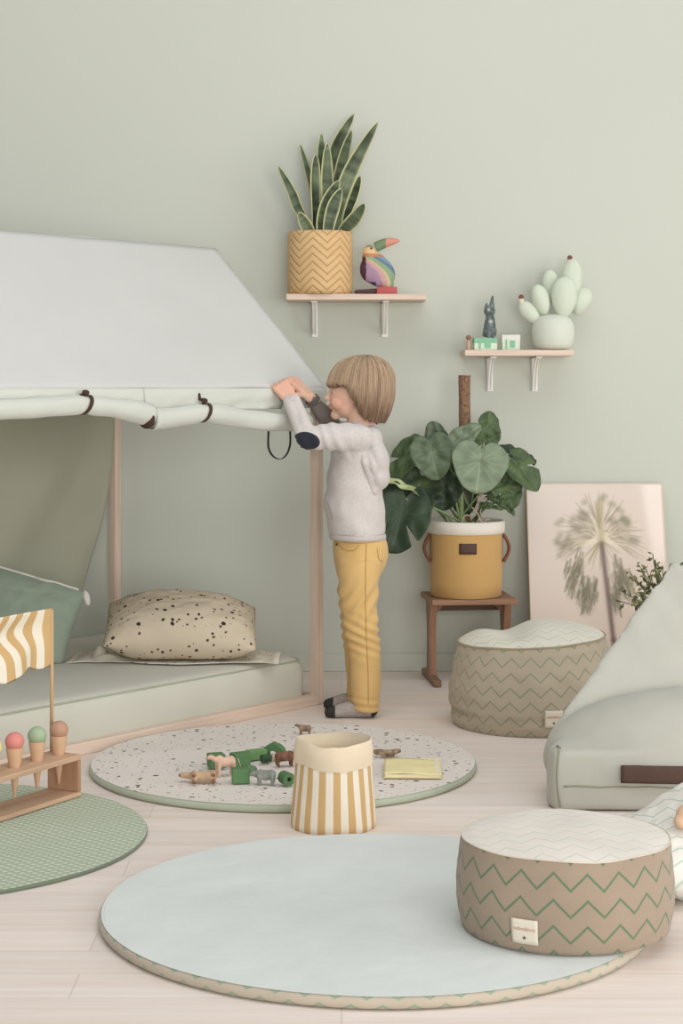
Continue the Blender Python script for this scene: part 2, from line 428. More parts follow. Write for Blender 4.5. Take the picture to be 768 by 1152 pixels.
pouf(.585, 5.445, .248, lambda z: .97 + .055 * math.sin(PI * min(1, max(0, z)) ** .75) - .07 * z ** 3,
     top2, 26, .0455, m_zz2, m_zz2t, 'rear zigzag bean pouf with sagging top, standing in front of the palm print', 0, -PI / 2 + .15, .058, .052, .05, m_pipe2, wr=1, pipe_r=.0032, vshift=.1)

# ================================================================== bean bag seat
BB = Vector((.905, 4.305, 0))
mb = MB()
def hull(pts):
    b = bmesh.new()
    for p in pts: b.verts.new(p)
    bmesh.ops.convex_hull(b, input=b.verts); bmesh.ops.recalc_face_normals(b, faces=b.faces); return b
mb.bm(hull([(-.385, .0, .005), (.385, .0, .005), (-.385, .01, .15), (.385, .01, .15), (-.40, .07, .005), (.40, .07, .005), (-.395, .07, .15), (.395, .07, .15), (-.2, .55, .005), (.2, .55, .005), (-.18, .5, .2), (.18, .5, .2)]))
mb.bm(hull([(-.392, .10, .02), (.392, .10, .02), (-.388, .19, .15), (.388, .19, .15), (-.16, .58, .01), (.16, .58, .01), (-.012, .50, .562), (.012, .50, .562), (0, .52, .56)]))
mb.ell((0, .185, .10), (.395, .19, .175), sub=4)
mb.ell((0, .06, .085), (.385, .075, .08), sub=4)
def bbdisp(p, n):
    d = .004 * nz(p.x * 7, p.y * 7, p.z * 7 + 2) + .002 * nz(p.x * 18, p.y * 18, p.z * 18)
    if p.z > .2: d += .006 * nz(p.x * 14 + p.z * 10, 3, p.z * 3 + p.x * 6) * min(1, (p.z - .2) * 6)
    return d
bbm = organic(mb, .009, 5, .5, bbdisp)
for v in bbm.vertices: v.co.z = max(.001, v.co.z - .002)
m_bb = fabric('sage_canvas', (188, 187, 175), .03, 5, wr=.6, wscale=8, bump=.3)
t = thing('bean_bag_chair', 'pale sage pyramid bean bag with dark brown leather strap handle', 'bean bag', BB)
bbb = bvh_of(bbm); link('cover', bbm, m_bb, t)
def onbb(x, z, off, d=(0, 1, 0), o=-.3):
    h = bbb.ray_cast(Vector((x, o, z)), Vector(d)); p, nn = (h[0], h[1]) if h[0] else (Vector((x, 0.0, z)), Vector((0, -1, 0)))
    return p + nn * off
mb = MB(); nx = 40
hp = [[onbb(-.226 + .44 * i / nx, .074 + .040 * j / 6, .007 if 0 < j < 6 else .005) for i in range(nx + 1)] for j in range(7)]
for i in range(nx + 1):                                   # keep the strap straight and flat
    ys = sum(hp[j][i].y for j in range(7)) / 7
    for j in range(7): hp[j][i].y = .6 * ys + .4 * hp[j][i].y - .002
mb.grid(nx, 6, lambda u, v: hp[round(v * 6)][round(u * nx)])
mb.build('strap_handle', m_brown_leather, t, solid=.005)
m_seam = fabric('sage_seam', (150, 149, 130))
pts = [onbb(-.365 + .73 * i / 60, .062 + .003 * nz(i * .2), .0005) for i in range(61)]
MB().tube(pts, .0022, 6).build('seam', m_seam, t)
pts = [onbb(-.372 - .008 * math.sin(i / 20 * PI), .012 + .145 * i / 20, .0005) for i in range(21)]
MB().tube(pts, .0026, 6).build('seam', m_seam, t)

# ================================================================== striped basket
BK = Vector((-.019, 4.176, 0)); t = thing('fabric_basket', 'small ochre and cream striped fabric basket with folded cuff between two mats', 'basket', BK)
def bk(a, f, z, squash=1):
    w = f * (1 + .025 * nz(math.cos(a) * 2, math.sin(a) * 2, z * 14))
    r = (.1005 - .018 * (z / .2)) * w
    e = 1 + .05 * (z / .2) * math.cos(4 * a + .6)
    return (r * e * math.cos(a), r * e * math.sin(a) * (1 - .05 * z / .2), z)
n = 120; hz_ = lambda a, h: h + .004 * math.sin(a * 2 + 1) + .005 * nz(math.cos(a) * 2, math.sin(a) * 2, 5)
rings = [[bk(2 * PI * j / n, .985 if i == 0 else 1, hz_(2 * PI * j / n, .17) * i / 14 if i else .0008) for j in range(n)] for i in range(15)]
k = N('ochre_striped_canvas'); tc = k.n('ShaderNodeTexCoord'); sp = k.n('ShaderNodeSeparateXYZ'); k.l(tc.outputs['UV'], sp.inputs[0])
pp = k.math('PINGPONG', sp.outputs[0], .5); co = k.coord('Object'); w = k.noise(co, 700, 1)
m_ = k.ramp(pp, .235, .265); c_ = k.mix(m_, rgba((202, 168, 118)), rgba((234, 226, 210)))
k.l(k.mix(k.math('MULTIPLY', w, .2), c_, rgba((180, 150, 110))), k.b.inputs['Base Color']); k.b.inputs['Roughness'].default_value = .9; k.b.inputs['Specular IOR Level'].default_value = .1
k.bump(k.noise(co, 16, 3), .25, .02); m_stripe = k.m
MB().loft(rings, cap=(True, False), uvf=lambda i, j: (j / n * 17, i / 14)).build('body', m_stripe, t, solid=.002)
m_cuff = fabric('beige_lining', (226, 208, 180), weave=600)
def cuff(i, j):
    a = 2 * PI * j / n
    if i <= 6: f = 1.035 + .02 * math.sin(i / 6 * PI); z = hz_(a, .148) + (hz_(a, .204) - hz_(a, .148)) * i / 6
    else: f = 1.0 - .012 * (i - 7); z = hz_(a, .206) - .05 * (i - 7)
    if i == 7: f = 1.015
    dent = .03 * math.exp(-((a - 4.2) / .5) ** 2)
    return bk(a, f - (dent if i >= 5 else dent * .4), max(z, .004) - (dent * .15 if 5 <= i <= 7 else 0))
MB().loft([[cuff(i, j) for j in range(n)] for i in range(12)], cap=(False, True)).build('folded_cuff', m_cuff, t)

# ================================================================== shelves
def shelf(cx, z_top, w, d, th, brs, blen, label, curved):
    t = thing('wall_shelf', label, 'shelf', (cx, WALL_Y, z_top - th))
    MB().box((0, -d / 2 - .001, th / 2), (w, d, th), bev=.002).build('board', m_oak, t, smooth=False)
    for bx in brs:
        mb = MB()
        x = bx - cx
        mb.box((x, -.004, -blen / 2 - .001), (.022, .006, blen), bev=.002)
        mb.box((x, -d * .42, -.004), (.022, d * .8, .006), bev=.002)
        pts = []
        for i in range(13):
            u = i / 12; a = u * PI / 2
            if curved: y, z = -.008 - d * .62 * (1 - math.cos(a)) , -blen * .97 + blen * .95 * math.sin(a)
            else: y, z = -.008 - d * .6 * u, -blen * .9 + blen * .88 * u
            pts.append((x, y, min(z, -.006)))
        for q in (-.005, .005): mb.tube([(p[0] + q, p[1], p[2]) for p in pts], .004, 6)
        mb.build('bracket', m_white_metal, t, smooth=False)
    return t
S1Z, S2Z = 1.3595, 1.163
shelf(.052, S1Z, .492, .215, .021, (-.097, .157), .125, 'higher pale wooden wall shelf holding the snake plant and wooden bird', False)
shelf(.625, S2Z, .383, .205, .021, (.538, .70), .125, 'lower pale wooden wall shelf holding the cactus ornament and small boxes', True)
# ================================================================== snake plant in a paper pot
SPY = 6.305; SP = Vector((-.0765, SPY, S1Z)); t = thing('potted_snake_plant', 'tall snake plant in a tan woven-paper pot on the higher shelf', 'plant', SP)
k = N('tan_paper_pot'); tc = k.n('ShaderNodeTexCoord'); sp = k.n('ShaderNodeSeparateXYZ'); k.l(tc.outputs['UV'], sp.inputs[0])
tri = k.math('PINGPONG', sp.outputs[0], .5)
hb = k.math('PINGPONG', k.math('ADD', sp.outputs[1], k.math('MULTIPLY', tri, 3.2)), .5)
co = k.coord('Object'); nn = k.noise(co, 22, 4)
h = k.math('ADD', k.ramp(hb, .0, .22), k.math('MULTIPLY', nn, .9))
k.l(k.mix(k.ramp(hb, .0, .14), rgba((190, 150, 100)), k.mix(nn, rgba((206, 168, 118)), rgba((228, 194, 146)))), k.b.inputs['Base Color'])
k.b.inputs['Roughness'].default_value = .75; k.b.inputs['Specular IOR Level'].default_value = .2; k.bump(h, .55, .006)
n = 96
def pot(R, H, z): return lambda a: R * (1 + .012 * nz(math.cos(a) * 2, math.sin(a) * 2, z * 12))
rings = []
for i in range(15):
    z = .2225 * i / 14; R = .1135 + .0035 * math.sin(PI * i / 14) - (.006 if i == 0 else 0)
    rings.append([(pot(R, 0, z)(2 * PI * j / n) * math.cos(2 * PI * j / n), pot(R, 0, z)(2 * PI * j / n) * math.sin(2 * PI * j / n), z + .0005 + (.004 * nz(j / n * 9, 4) if i == 14 else 0)) for j in range(n)])
rings += [[(p[0] * f, p[1] * f, zz) for p in rings[14]] for f, zz in ((.975, .224), (.95, .21), (.94, .185))]
MB().loft(rings, uvf=lambda i, j: (j / n * 7, i / 14 * 8), cap=(True, False)).build('pot', k.m, t)
m_soil = plain('dark_potting_soil', (74, 58, 46), .95, .1, .3, 60)
MB().loft([[(.108 * math.cos(2 * PI * j / 48), .108 * math.sin(2 * PI * j / 48), .19) for j in range(48)], [(.05 * math.cos(2 * PI * j / 48), .05 * math.sin(2 * PI * j / 48), .196) for j in range(48)]], cap=(False, True)).build('soil', m_soil, t)
def snake_leaf(pts, w, y0, y1, seed, bend=0, tone=0):
    """pts: silhouette centre line in picture pixels turned to points between depth y0 (base) and y1 (tip)"""
    M = 26; cl = []
    L = [P(px, py, y0 + (y1 - y0) * i / (len(pts) - 1)) for i, (px, py) in enumerate(pts)]
    for i in range(M + 1):
        u = i / M * (len(L) - 1); a = min(int(u), len(L) - 2); f = u - a
        p0, p1, p2, p3 = L[max(a - 1, 0)], L[a], L[a + 1], L[min(a + 2, len(L) - 1)]
        cl.append(.5 * ((2 * p1) + (p2 - p0) * f + (2 * p0 - 5 * p1 + 4 * p2 - p3) * f * f + (3 * p1 - p0 - 3 * p2 + p3) * f ** 3))
    mb = MB(); nx = 10; vs, cs = [], []
    tw = random.uniform(-.5, .5)
    for i in range(M + 1):
        u = i / M; d = (cl[min(i + 1, M)] - cl[max(i - 1, 0)]).normalized()
        an = tw + .35 * math.sin(u * 3 + seed)
        side = d.cross(Vector((0, -1, 0))).normalized(); nrm = side.cross(d).normalized()
        s2 = side * math.cos(an) + nrm * math.sin(an); n2 = s2.cross(d)
        ww = w * (.62 + .5 * math.sin(min(1, u * 1.25) * PI * .55)) * (1 - max(0, (u - .55) / .45) ** 2.2) ** .8 if u < 1 else .0004
        for j in range(nx + 1):
            q = j / nx * 2 - 1
            vs.append(cl[i] + s2 * q * ww - n2 * (1 - q * q) * ww * .35 - SP)
            band = nz(seed, u * 17 + .35 * nz(q * 3, u * 30, seed), 2) * .5 + nz(seed + 5, u * 44 + nz(q * 5, u * 60) * .4, 2) * .5
            g = mixc((56, 68, 50), (118, 130, 98), .45 + band * 1.3 + tone)
            e = (abs(q) - .77) / .12
            cs.append(mixc(g, (206, 204, 152), e) if e > 0 else g)
    fs = [(i * (nx + 1) + j, i * (nx + 1) + j + 1, (i + 1) * (nx + 1) + j + 1, (i + 1) * (nx + 1) + j) for i in range(M) for j in range(nx)]
    mb.add(vs, fs, None, cs); mb.build('leaf', m_leafvc, t, solid=.0035)
B_ = 275
for pts, w, y0, y1, tone in [
    ([(366, B_), (370, 225), (376, 172), (398, 128)], .023, 6.33, 6.35, -.05),
    ([(376, B_), (380, 235), (396, 190), (425, 137)], .027, 6.28, 6.27, .12),
    ([(370, B_), (376, 225), (386, 180), (395.5, 146)], .020, 6.32, 6.34, .2),
    ([(364, B_), (363, 230), (362, 190), (361.5, 150)], .020, 6.31, 6.32, .05),
    ([(366, B_), (368, 230), (368, 195), (368, 161)], .021, 6.29, 6.29, .15),
    ([(355, B_), (355.5, 240), (355, 205), (355, 173)], .021, 6.27, 6.27, -.18),
    ([(356, B_), (353, 225), (347, 195), (337.5, 162)], .011, 6.35, 6.38, .1),
    ([(349, B_), (344, 252), (334, 232), (327, 214), (313, 187)], .017, 6.29, 6.26, -.1),
    ([(380, B_), (386, 250), (397, 222), (405, 198)], .022, 6.30, 6.31, 0),
    ([(379, B_), (386, 260), (398, 247), (410, 229)], .023, 6.30, 6.24, 0),
    ([(362, B_), (362, 252), (369, 228), (381, 203)], .024, 6.24, 6.23, .05),
    ([(356, B_), (350, 264), (343, 252), (336, 239)], .020, 6.24, 6.21, .25),
    ([(368, B_), (370, 252), (376, 230), (384, 212)], .022, 6.22, 6.22, -.05),
    ([(377, B_), (380, 258), (386, 240), (392, 222)], .018, 6.33, 6.35, -.3)]:
    snake_leaf(pts, w, y0, y1, random.random() * 50, tone=tone)

# ================================================================== wooden toucan
BY = 6.28
def birdP(cx, cy): return P(390 + cx * 100 / 768, 255 + cy * 135 / 1037, BY)
TB = Vector((birdP(320, 0).x, BY, S1Z)); t = thing('wooden_bird', 'colourful striped wooden toucan beside the snake plant pot', 'ornament', TB)
def bc(p):
    w = p + TB; cx = ((w.x * FPX / BY + 384) - 390) * 7.68; cy = ((433 - (w.z - CAMH) * FPX / BY) - 255) * 7.68
    if cy < 262 and cx < 330:                                             # head and neck
        if cy < 178: return (124, 134, 96)
        return (222, 188, 142) if cy < 238 else (196, 128, 92)
    d = (cx - 120) * .60 + (430 - cy) * .50 - 40 * math.sin((cy - 260) / 85)  # diagonal feather bands
    if cx < 168 - abs(cy - 380) * .05 or (cy > 480 and cx < 250): return (82, 54, 66) if cy < 440 else (62, 60, 104)
    for lim, c in ((62, (176, 140, 172)), (92, (214, 164, 156)), (106, (214, 190, 140)), (142, (132, 168, 122)), (168, (92, 110, 140)), (235, (108, 158, 176)), (999, (122, 176, 180))):
        if d < lim: return mixc(c, (150, 146, 142), .22)
    return (122, 176, 180)
mb = MB()
c0 = birdP(272, 385) - TB; mb.ell(c0, (.066, .030, .0515), (0, math.radians(42), 0), 4)
c1 = birdP(235, 360) - TB; mb.ell(c1, (.050, .028, .055), (0, math.radians(20), 0), 4)
mb.cap(birdP(200, 310) - TB, birdP(196, 222) - TB, .029, .0255)
mb.cap(birdP(330, 470) - TB, birdP(348, 490) - TB, .028, .024)
place('body', organic(mb, .0028, 4, colf=bc), m_woodvc, t)
def bkc(p):
    w = p + TB; cx = ((w.x * FPX / BY + 384) - 390) * 7.68
    return (116, 138, 104) if cx < 335 else (214, 144, 124)
bb_, be_ = birdP(248, 178) - TB, birdP(462, 122) - TB
pts = [bb_.lerp(be_, i / 20) + Vector((0, 0, .006 * math.sin(PI * min(1, i / 20)))) for i in range(21)]
mb = MB(); mb.tube(pts, [.0165 * (1 - (i / 20) ** 3) + .0015 for i in range(21)], 14)
me = organic(mb, .0016, 3, colf=bkc); place('beak', me, m_woodvc, t)
mb = MB(); a, b_ = birdP(258, 500), birdP(432, 580)
mb.box(((a.x + b_.x) / 2 - TB.x, 0, .014), (b_.x - a.x, .05, b_.y * 0 + .0275), bev=.003); mb.build('base_block', plain('red_painted_wood', (186, 92, 92), .6), t)
a, b_ = birdP(88, 552) - TB, birdP(262, 535) - TB; a.z = .0095; b_.z = .012
MB().cap(a, b_, .0085, .011).build('tail', plain('dark_plum_wood', (84, 62, 62), .6), t)
e = birdP(196, 196) - TB
MB().ell((e.x + .006, -.0245, e.z + .002), (.004, .0025, .004), sub=2).build('eye', m_dark_ink, t)

# ================================================================== lower shelf ornaments
CY = 6.30
def cP(cx, cy, dy=0): return P(570 + cx * 110 / 768, 270 + cy * 140 / 977, CY + dy)
CT = Vector((cP(362, 0).x, CY, S2Z)); t = thing('cactus_ornament', 'pale mint cactus ornament with round pads and two brown buds in its pot', 'ornament', CT)
m_mint = fabric('pale_mint_felt', (218, 222, 208), .02, 12, wr=.5, bump=.2)
m_mint2 = fabric('pale_mint_felt_pads', (214, 222, 204), .04, 14, wr=.6, bump=.35)
m_bud = plain('brown_bud', (122, 84, 74), .7); m_budw = plain('cream_bud_base', (226, 210, 192), .7)
mb = MB(); pr = [(.046, 0), (.062, .006), (.073, .03), (.0765, .06), (.0745, .088), (.067, .108), (.05, .122), (.02, .128)]
mb.loft([[(r * math.cos(2 * PI * j / 48), r * math.sin(2 * PI * j / 48), z + .0005) for j in range(48)] for r, z in pr]); mb.build('pot', m_mint, t, subd=1)
def pad(px0, py0, dy, rx, rz_, tilt, ry=.03):
    c = cP(px0, py0, dy) - CT; a = math.radians(tilt)
    mb = MB(); b = bmesh.new(); bmesh.ops.create_icosphere(b, subdivisions=4, radius=1)
    for v in b.verts:
        v.co.x *= (1 + .14 * v.co.z); v.co += v.co.normalized() * (.012 * nz(v.co.x * 6, v.co.y * 6, v.co.z * 6))
    mb.bm(b, Matrix.Translation(c) @ Euler((0, a, 0)).to_matrix().to_4x4() @ Matrix.Diagonal((rx, ry, rz_, 1))); return mb.build('pad', m_mint2, t)
pad(450, 450, -.012, .046, .074, 3, .034)       # front main pad
pad(508, 330, .03, .037, .085, 2)               # tall back pad
pad(585, 480, .02, .034, .052, 24)              # right pad
pad(265, 470, -.005, .031, .056, -17)           # left pad
pad(178, 572, .0, .029, .050, -42, .026)        # low left pad
pad(350, 370, .045, .032, .062, -8, .024)       # shaded pad behind
for bx, by, dy in ((494, 168, .03), (112, 476, -.002)):
    p = cP(bx, by, dy) - CT
    bw = MB().cap(p + Vector((0, 0, -.006)), p + Vector((0, 0, .004)), .0085, .0095).build('bud_base', m_budw, t)
    MB().ell(p + Vector((0, -.002, .0125)), (.0095, .0095, .0095), sub=3).build('bud', m_bud, bw)

def gift_box(px0, px1, y_top, cy, label, rz, c1, c2):
    a, b = P(px0, 0, cy).x, P(px1, 0, cy).x; h = P(0, y_top, cy - .03).z - S2Z
    t = thing('small_box', label, 'box', ((a + b) / 2, cy, S2Z + .0006), rz, 'small mint boxes on the lower shelf')
    w = b - a; d = .05
    MB().box((0, 0, h * .36), (w * .97, d * .96, h * .72), bev=.002).build('base', c1, t, smooth=False)
    MB().box((0, 0, h * .77), (w, d, h * .44), bev=.002).build('lid', c2, t, smooth=False)
    mb = MB(); mb.box((w * .08, -d / 2 - .0008, h * .4), (w * .26, .0012, h * .45), bev=.0004)
    mb.box((-w * .25, -d / 2 - .0008, h * .4), (w * .08, .0012, h * .6), bev=.0004); mb.build('printed_panel', m_mintgrn, t, smooth=False)
m_mintgrn = plain('mint_green_print', (138, 190, 158), .7); m_mintpale = plain('pale_mint_card', (212, 228, 206), .7); m_card = plain('white_card', (226, 226, 216), .7)
gift_box(532, 558.5, 380, 6.29, 'flat mint and white box under the dark cat figurine', .05, m_mintpale, m_mintgrn)
gift_box(564, 584.5, 376.5, 6.31, 'square white box with mint print between figurine and cactus', -.04, m_mintpale, m_card)
# figurine on the box
fy = 6.285; bt = P(0, 380, 6.26).z + .0022
def fP(cx, cy): return P(510 + cx * 90 / 768, 320 + cy * 130 / 1109, fy)
FB = Vector((fP(345, 0).x, fy, bt + .001)); t = thing('cat_figurine', 'dark grey sitting cat figurine with one tall ear on the flat mint box', 'ornament', FB)
def fq(cx, cy, dy=0): p = fP(cx, cy) - FB; p.y = dy; return p
mb = MB(); mb.loft([[(r * 1.0 * math.cos(2 * PI * j / 28) + ox, r * .85 * math.sin(2 * PI * j / 28), z) for j in range(28)] for r, z, ox in ((.016, 0, -.001), (.0245, .004, -.001), (.024, .02, 0), (.0205, .045, .001), (.0165, .068, .002), (.013, .078, .001))])
hc = fq(345, 255); mb.ell((hc.x, -.002, hc.z), (.0205, .017, .0205), sub=3)
mb.cap(fq(366, 205), fq(375, 112), .010, .0035); mb.cap(fq(312, 225), fq(316, 182), .0075, .003)
mb.cap(fq(330, 500, -.018), fq(332, 420, -.014), .006, .006); mb.cap(fq(372, 500, -.018), fq(372, 420, -.014), .006, .006)
def figc(p):
    s = nz(p.x * 160, p.z * 160, 3) + nz(p.x * 60, p.z * 60, 1)
    if (p - Vector((fq(332, 246).x, -.018, fq(0, 246).z))).length < .0048 or (p - Vector((fq(352, 358).x, -.012, fq(0, 358).z))).length < .0075: return (176, 182, 180)
    return mixc((72, 82, 82), (128, 138, 136), .45 + s * .6)
place('body', organic(mb, .0022, 3, colf=figc), vcol('glazed_grey', .35, .4), t)
MB().tube([fq(385 + 22 * math.sin(i / 8 * PI), 505 - i * 14, .008) for i in range(9)], .0035, 8).build('tail', plain('dark_grey_glaze', (86, 94, 94), .4), t)
# peg doll
a = P(527, 0, 6.28).x; t = thing('peg_doll', 'tiny brown wooden peg figure at the left end of the lower shelf', 'toy', (a, 6.28, S2Z))
mb = MB(); prf = [(.0075, 0), (.0085, .004), (.008, .02), (.006, .032), (.0045, .037)]
mb.loft([[(r * math.cos(2 * PI * j / 20), r * math.sin(2 * PI * j / 20), z + .0004) for j in range(20)] for r, z in prf]); mb.build('body', plain('tan_wood', (198, 168, 140), .6), t)
MB().ell((0, 0, .045), (.0095, .0095, .0095), sub=3).build('head', plain('brown_wood', (150, 112, 90), .6), t)

# ================================================================== plant stand
ST = Vector((.447, 6.23, 0)); t = thing('plant_stand', 'low brown wooden stool carrying the large leafy potted plant', 'stool', ST, math.radians(6))
m_stool = wood('brown_walnut', (160, 122, 96), 0, .5, .78); m_stoolz = wood('brown_walnut_upright', (158, 120, 94), 2, .5, .78); m_stooly = wood('brown_walnut_foot', (150, 114, 90), 1, .5, .78)
MB().box((0, 0, .2895), (.300, .262, .019), bev=.003).build('seat', m_stool, t, smooth=False)
MB().box((0, .02, .262), (.235, .018, .036), bev=.002).build('stretcher', plain('dark_walnut', (96, 74, 62), .6), t, smooth=False)
for s in (-1, 1):
    mb = MB()
    x0 = s * .132
    b = bmesh.new()
    prof_ = [(-.034, .02), (.034, .02), (.024, .15), (.05, .28), (-.05, .28), (-.024, .15)]
    v0 = [b.verts.new((x0 - .012, y, z)) for y, z in prof_]; v1 = [b.verts.new((x0 + .012, y, z)) for y, z in prof_]
    b.faces.new(v0[::-1]); b.faces.new(v1)
    for i in range(6): b.faces.new((v0[i], v0[(i + 1) % 6], v1[(i + 1) % 6], v1[i]))
    bmesh.ops.recalc_face_normals(b, faces=b.faces); mb.bm(b); lg = mb.build('leg', m_stoolz, t, smooth=False)
    b = bmesh.new(); g_ = [(x0 - s * .012, .28), (x0 - s * .055, .28), (x0 - s * .012, .235)]
    v0 = [b.verts.new((x, -.012, z)) for x, z in g_]; v1 = [b.verts.new((x, .012, z)) for x, z in g_]
    b.faces.new(v0); b.faces.new(v1[::-1])
    for i in range(3): b.faces.new((v0[i], v0[(i + 1) % 3], v1[(i + 1) % 3], v1[i]))
    bmesh.ops.recalc_face_normals(b, faces=b.faces); MB().bm(b).build('brace', m_stoolz, lg, smooth=False)
    MB().box((x0, 0, .0125), (.028, .285, .024), bev=.005).build('foot', m_stooly, t, smooth=False)

# ================================================================== monstera
MO = Vector((.4375, 6.215, .2995)); t = thing('potted_monstera', 'large dark leafy climbing plant in an ochre pot with white rim on the stool', 'plant', MO)
m_ochre = fabric('ochre_felt', (202, 162, 104), .05, 8, weave=500); m_offw = fabric('off_white_fold', (232, 224, 212))
n = 80
def ring(r, z, j0=0): return [(r * math.cos(2 * PI * j / n), r * math.sin(2 * PI * j / n), z) for j in range(n)]
MB().loft([ring(.118, .0005), ring(.123, .004), ring(.126, .05), ring(.129, .15), ring(.130, .226)], cap=(True, False)).build('pot', m_ochre, t)
MB().loft([ring(.131, .222), ring(.1345, .224), ring(.136, .245), ring(.1355, .262), ring(.131, .267), ring(.126, .262), ring(.122, .215)], cap=(False, False)).build('folded_rim', m_offw, t)
MB().loft([ring(.123, .225), ring(.05, .232)], cap=(False, True)).build('soil', m_soil, t)
MB().grid(6, 3, lambda u, v: Vector((.1315 * math.sin((u - .5) * .46 - .02), -.1315 * math.cos((u - .5) * .46 - .02), .157 + .037 * v))).build('label_patch', m_brown_leather, t, solid=.002)
for s in (-1, 1):
    pts = [(s * (.128 + .020 * math.sin(PI * i / 12)), -.03 + .0 * i, .218 - .095 * i / 12) for i in range(13)]
    MB().tube(pts, .017, 10, flat=.35).build('handle', plain('brown_felt', (132, 88, 66), .9, .1), t)
m_moss = None
k = N('coir_moss_pole'); co = k.coord('Object'); f = k.noise(co, 120, 4, .7); f2 = k.noise(k.coord('Object', (1, 1, .4)), 60, 3)
k.l(k.mix(k.ramp(f, .3, .7), rgba((94, 68, 52)), rgba((172, 134, 104))), k.b.inputs['Base Color']); k.b.inputs['Roughness'].default_value = .95; k.bump(k.math('ADD', f, f2), .9, .008)
pts, rad = [], []
for i in range(44):
    z = .2 + i / 43 * .574; pts.append((-.0055 + .003 * nz(z * 9), .0, z)); rad.append(.0205 + .0022 * nz(z * 34, 4) + (.0015 if i == 43 else 0))
MB().tube(pts, rad, 18).build('moss_pole', k.m, t)
def fan_leaf(center, tip, nrm, length, width, c_dark, c_light, slits=(), fold=.18, droop=.25, notch=.16, name='leaf', parent=None, seed=0, off=None, vein=.5, square=0):
    """heart-shaped blade; center = middle of the blade, tip = direction of its point, nrm = the way its face looks"""
    d = Vector(tip).normalized(); nr = Vector(nrm); nr = (nr - d * nr.dot(d)).normalized(); s = d.cross(nr)
    A, K = 110, 14; vs, cs = [], []
    for q in range(A + 1):
        a = -PI + 2 * PI * q / A; c = math.cos(a); sn = abs(math.sin(a))      # 0 = tip
        r = .62 * (1 + .55 * max(0, c) ** 5 * (1 - square)) * (1 - .06 * sn)
        back = abs(a) / PI
        r *= 1 - notch * 3.2 * math.exp(-((1 - back) / .085) ** 2)
        for sa, sw, sd in slits: r *= 1 - sd * math.exp(-((a - sa) / sw) ** 4)
        r *= 1 + .03 * nz(a * 3, seed)
        for k_ in range(K + 1):
            f = k_ / K; x = r * f * math.sin(a) * width; y = r * f * c * length
            xn, yn = x / width, y / length
            z = fold * abs(x) * .8 - droop * length * (yn ** 2 + .5 * xn ** 2) + .012 * nz(xn * 4, yn * 4, seed)
            v = math.exp(-(xn / .02) ** 2)
            for va in (.45, .85, 1.3, 1.8, 2.3): 
                da = (abs(a) - va - .25 * (f - .5)); v = max(v, .8 * math.exp(-(da * f / .028) ** 2) * (f > .08) * (1 - f * .6))
            t_ = .45 + .55 * nz(xn * 3 + seed, yn * 3, 1) + .15 * nz(xn * 12, yn * 12, seed)
            cc = mixc(mixc(c_dark, c_light, t_), shade(c_light, 1.18), v * vein)
            vs.append(Vector(center) + s * x + d * y + nr * z - (off or Vector())); cs.append(cc)
    fs = [(q * (K + 1) + k_, q * (K + 1) + k_ + 1, (q + 1) * (K + 1) + k_ + 1, (q + 1) * (K + 1) + k_) for q in range(A) for k_ in range(K)]
    return MB().add(vs, fs, None, cs).build(name, m_leafvc, parent, solid=.0012)
SC_ = 6.2 / FPX
D1, L1 = (58, 76, 50), (94, 112, 70); D0, L0 = (40, 52, 40), (60, 76, 54); D2, L2 = (104, 120, 96), (140, 152, 126); D3, L3 = (78, 94, 72), (112, 126, 100)
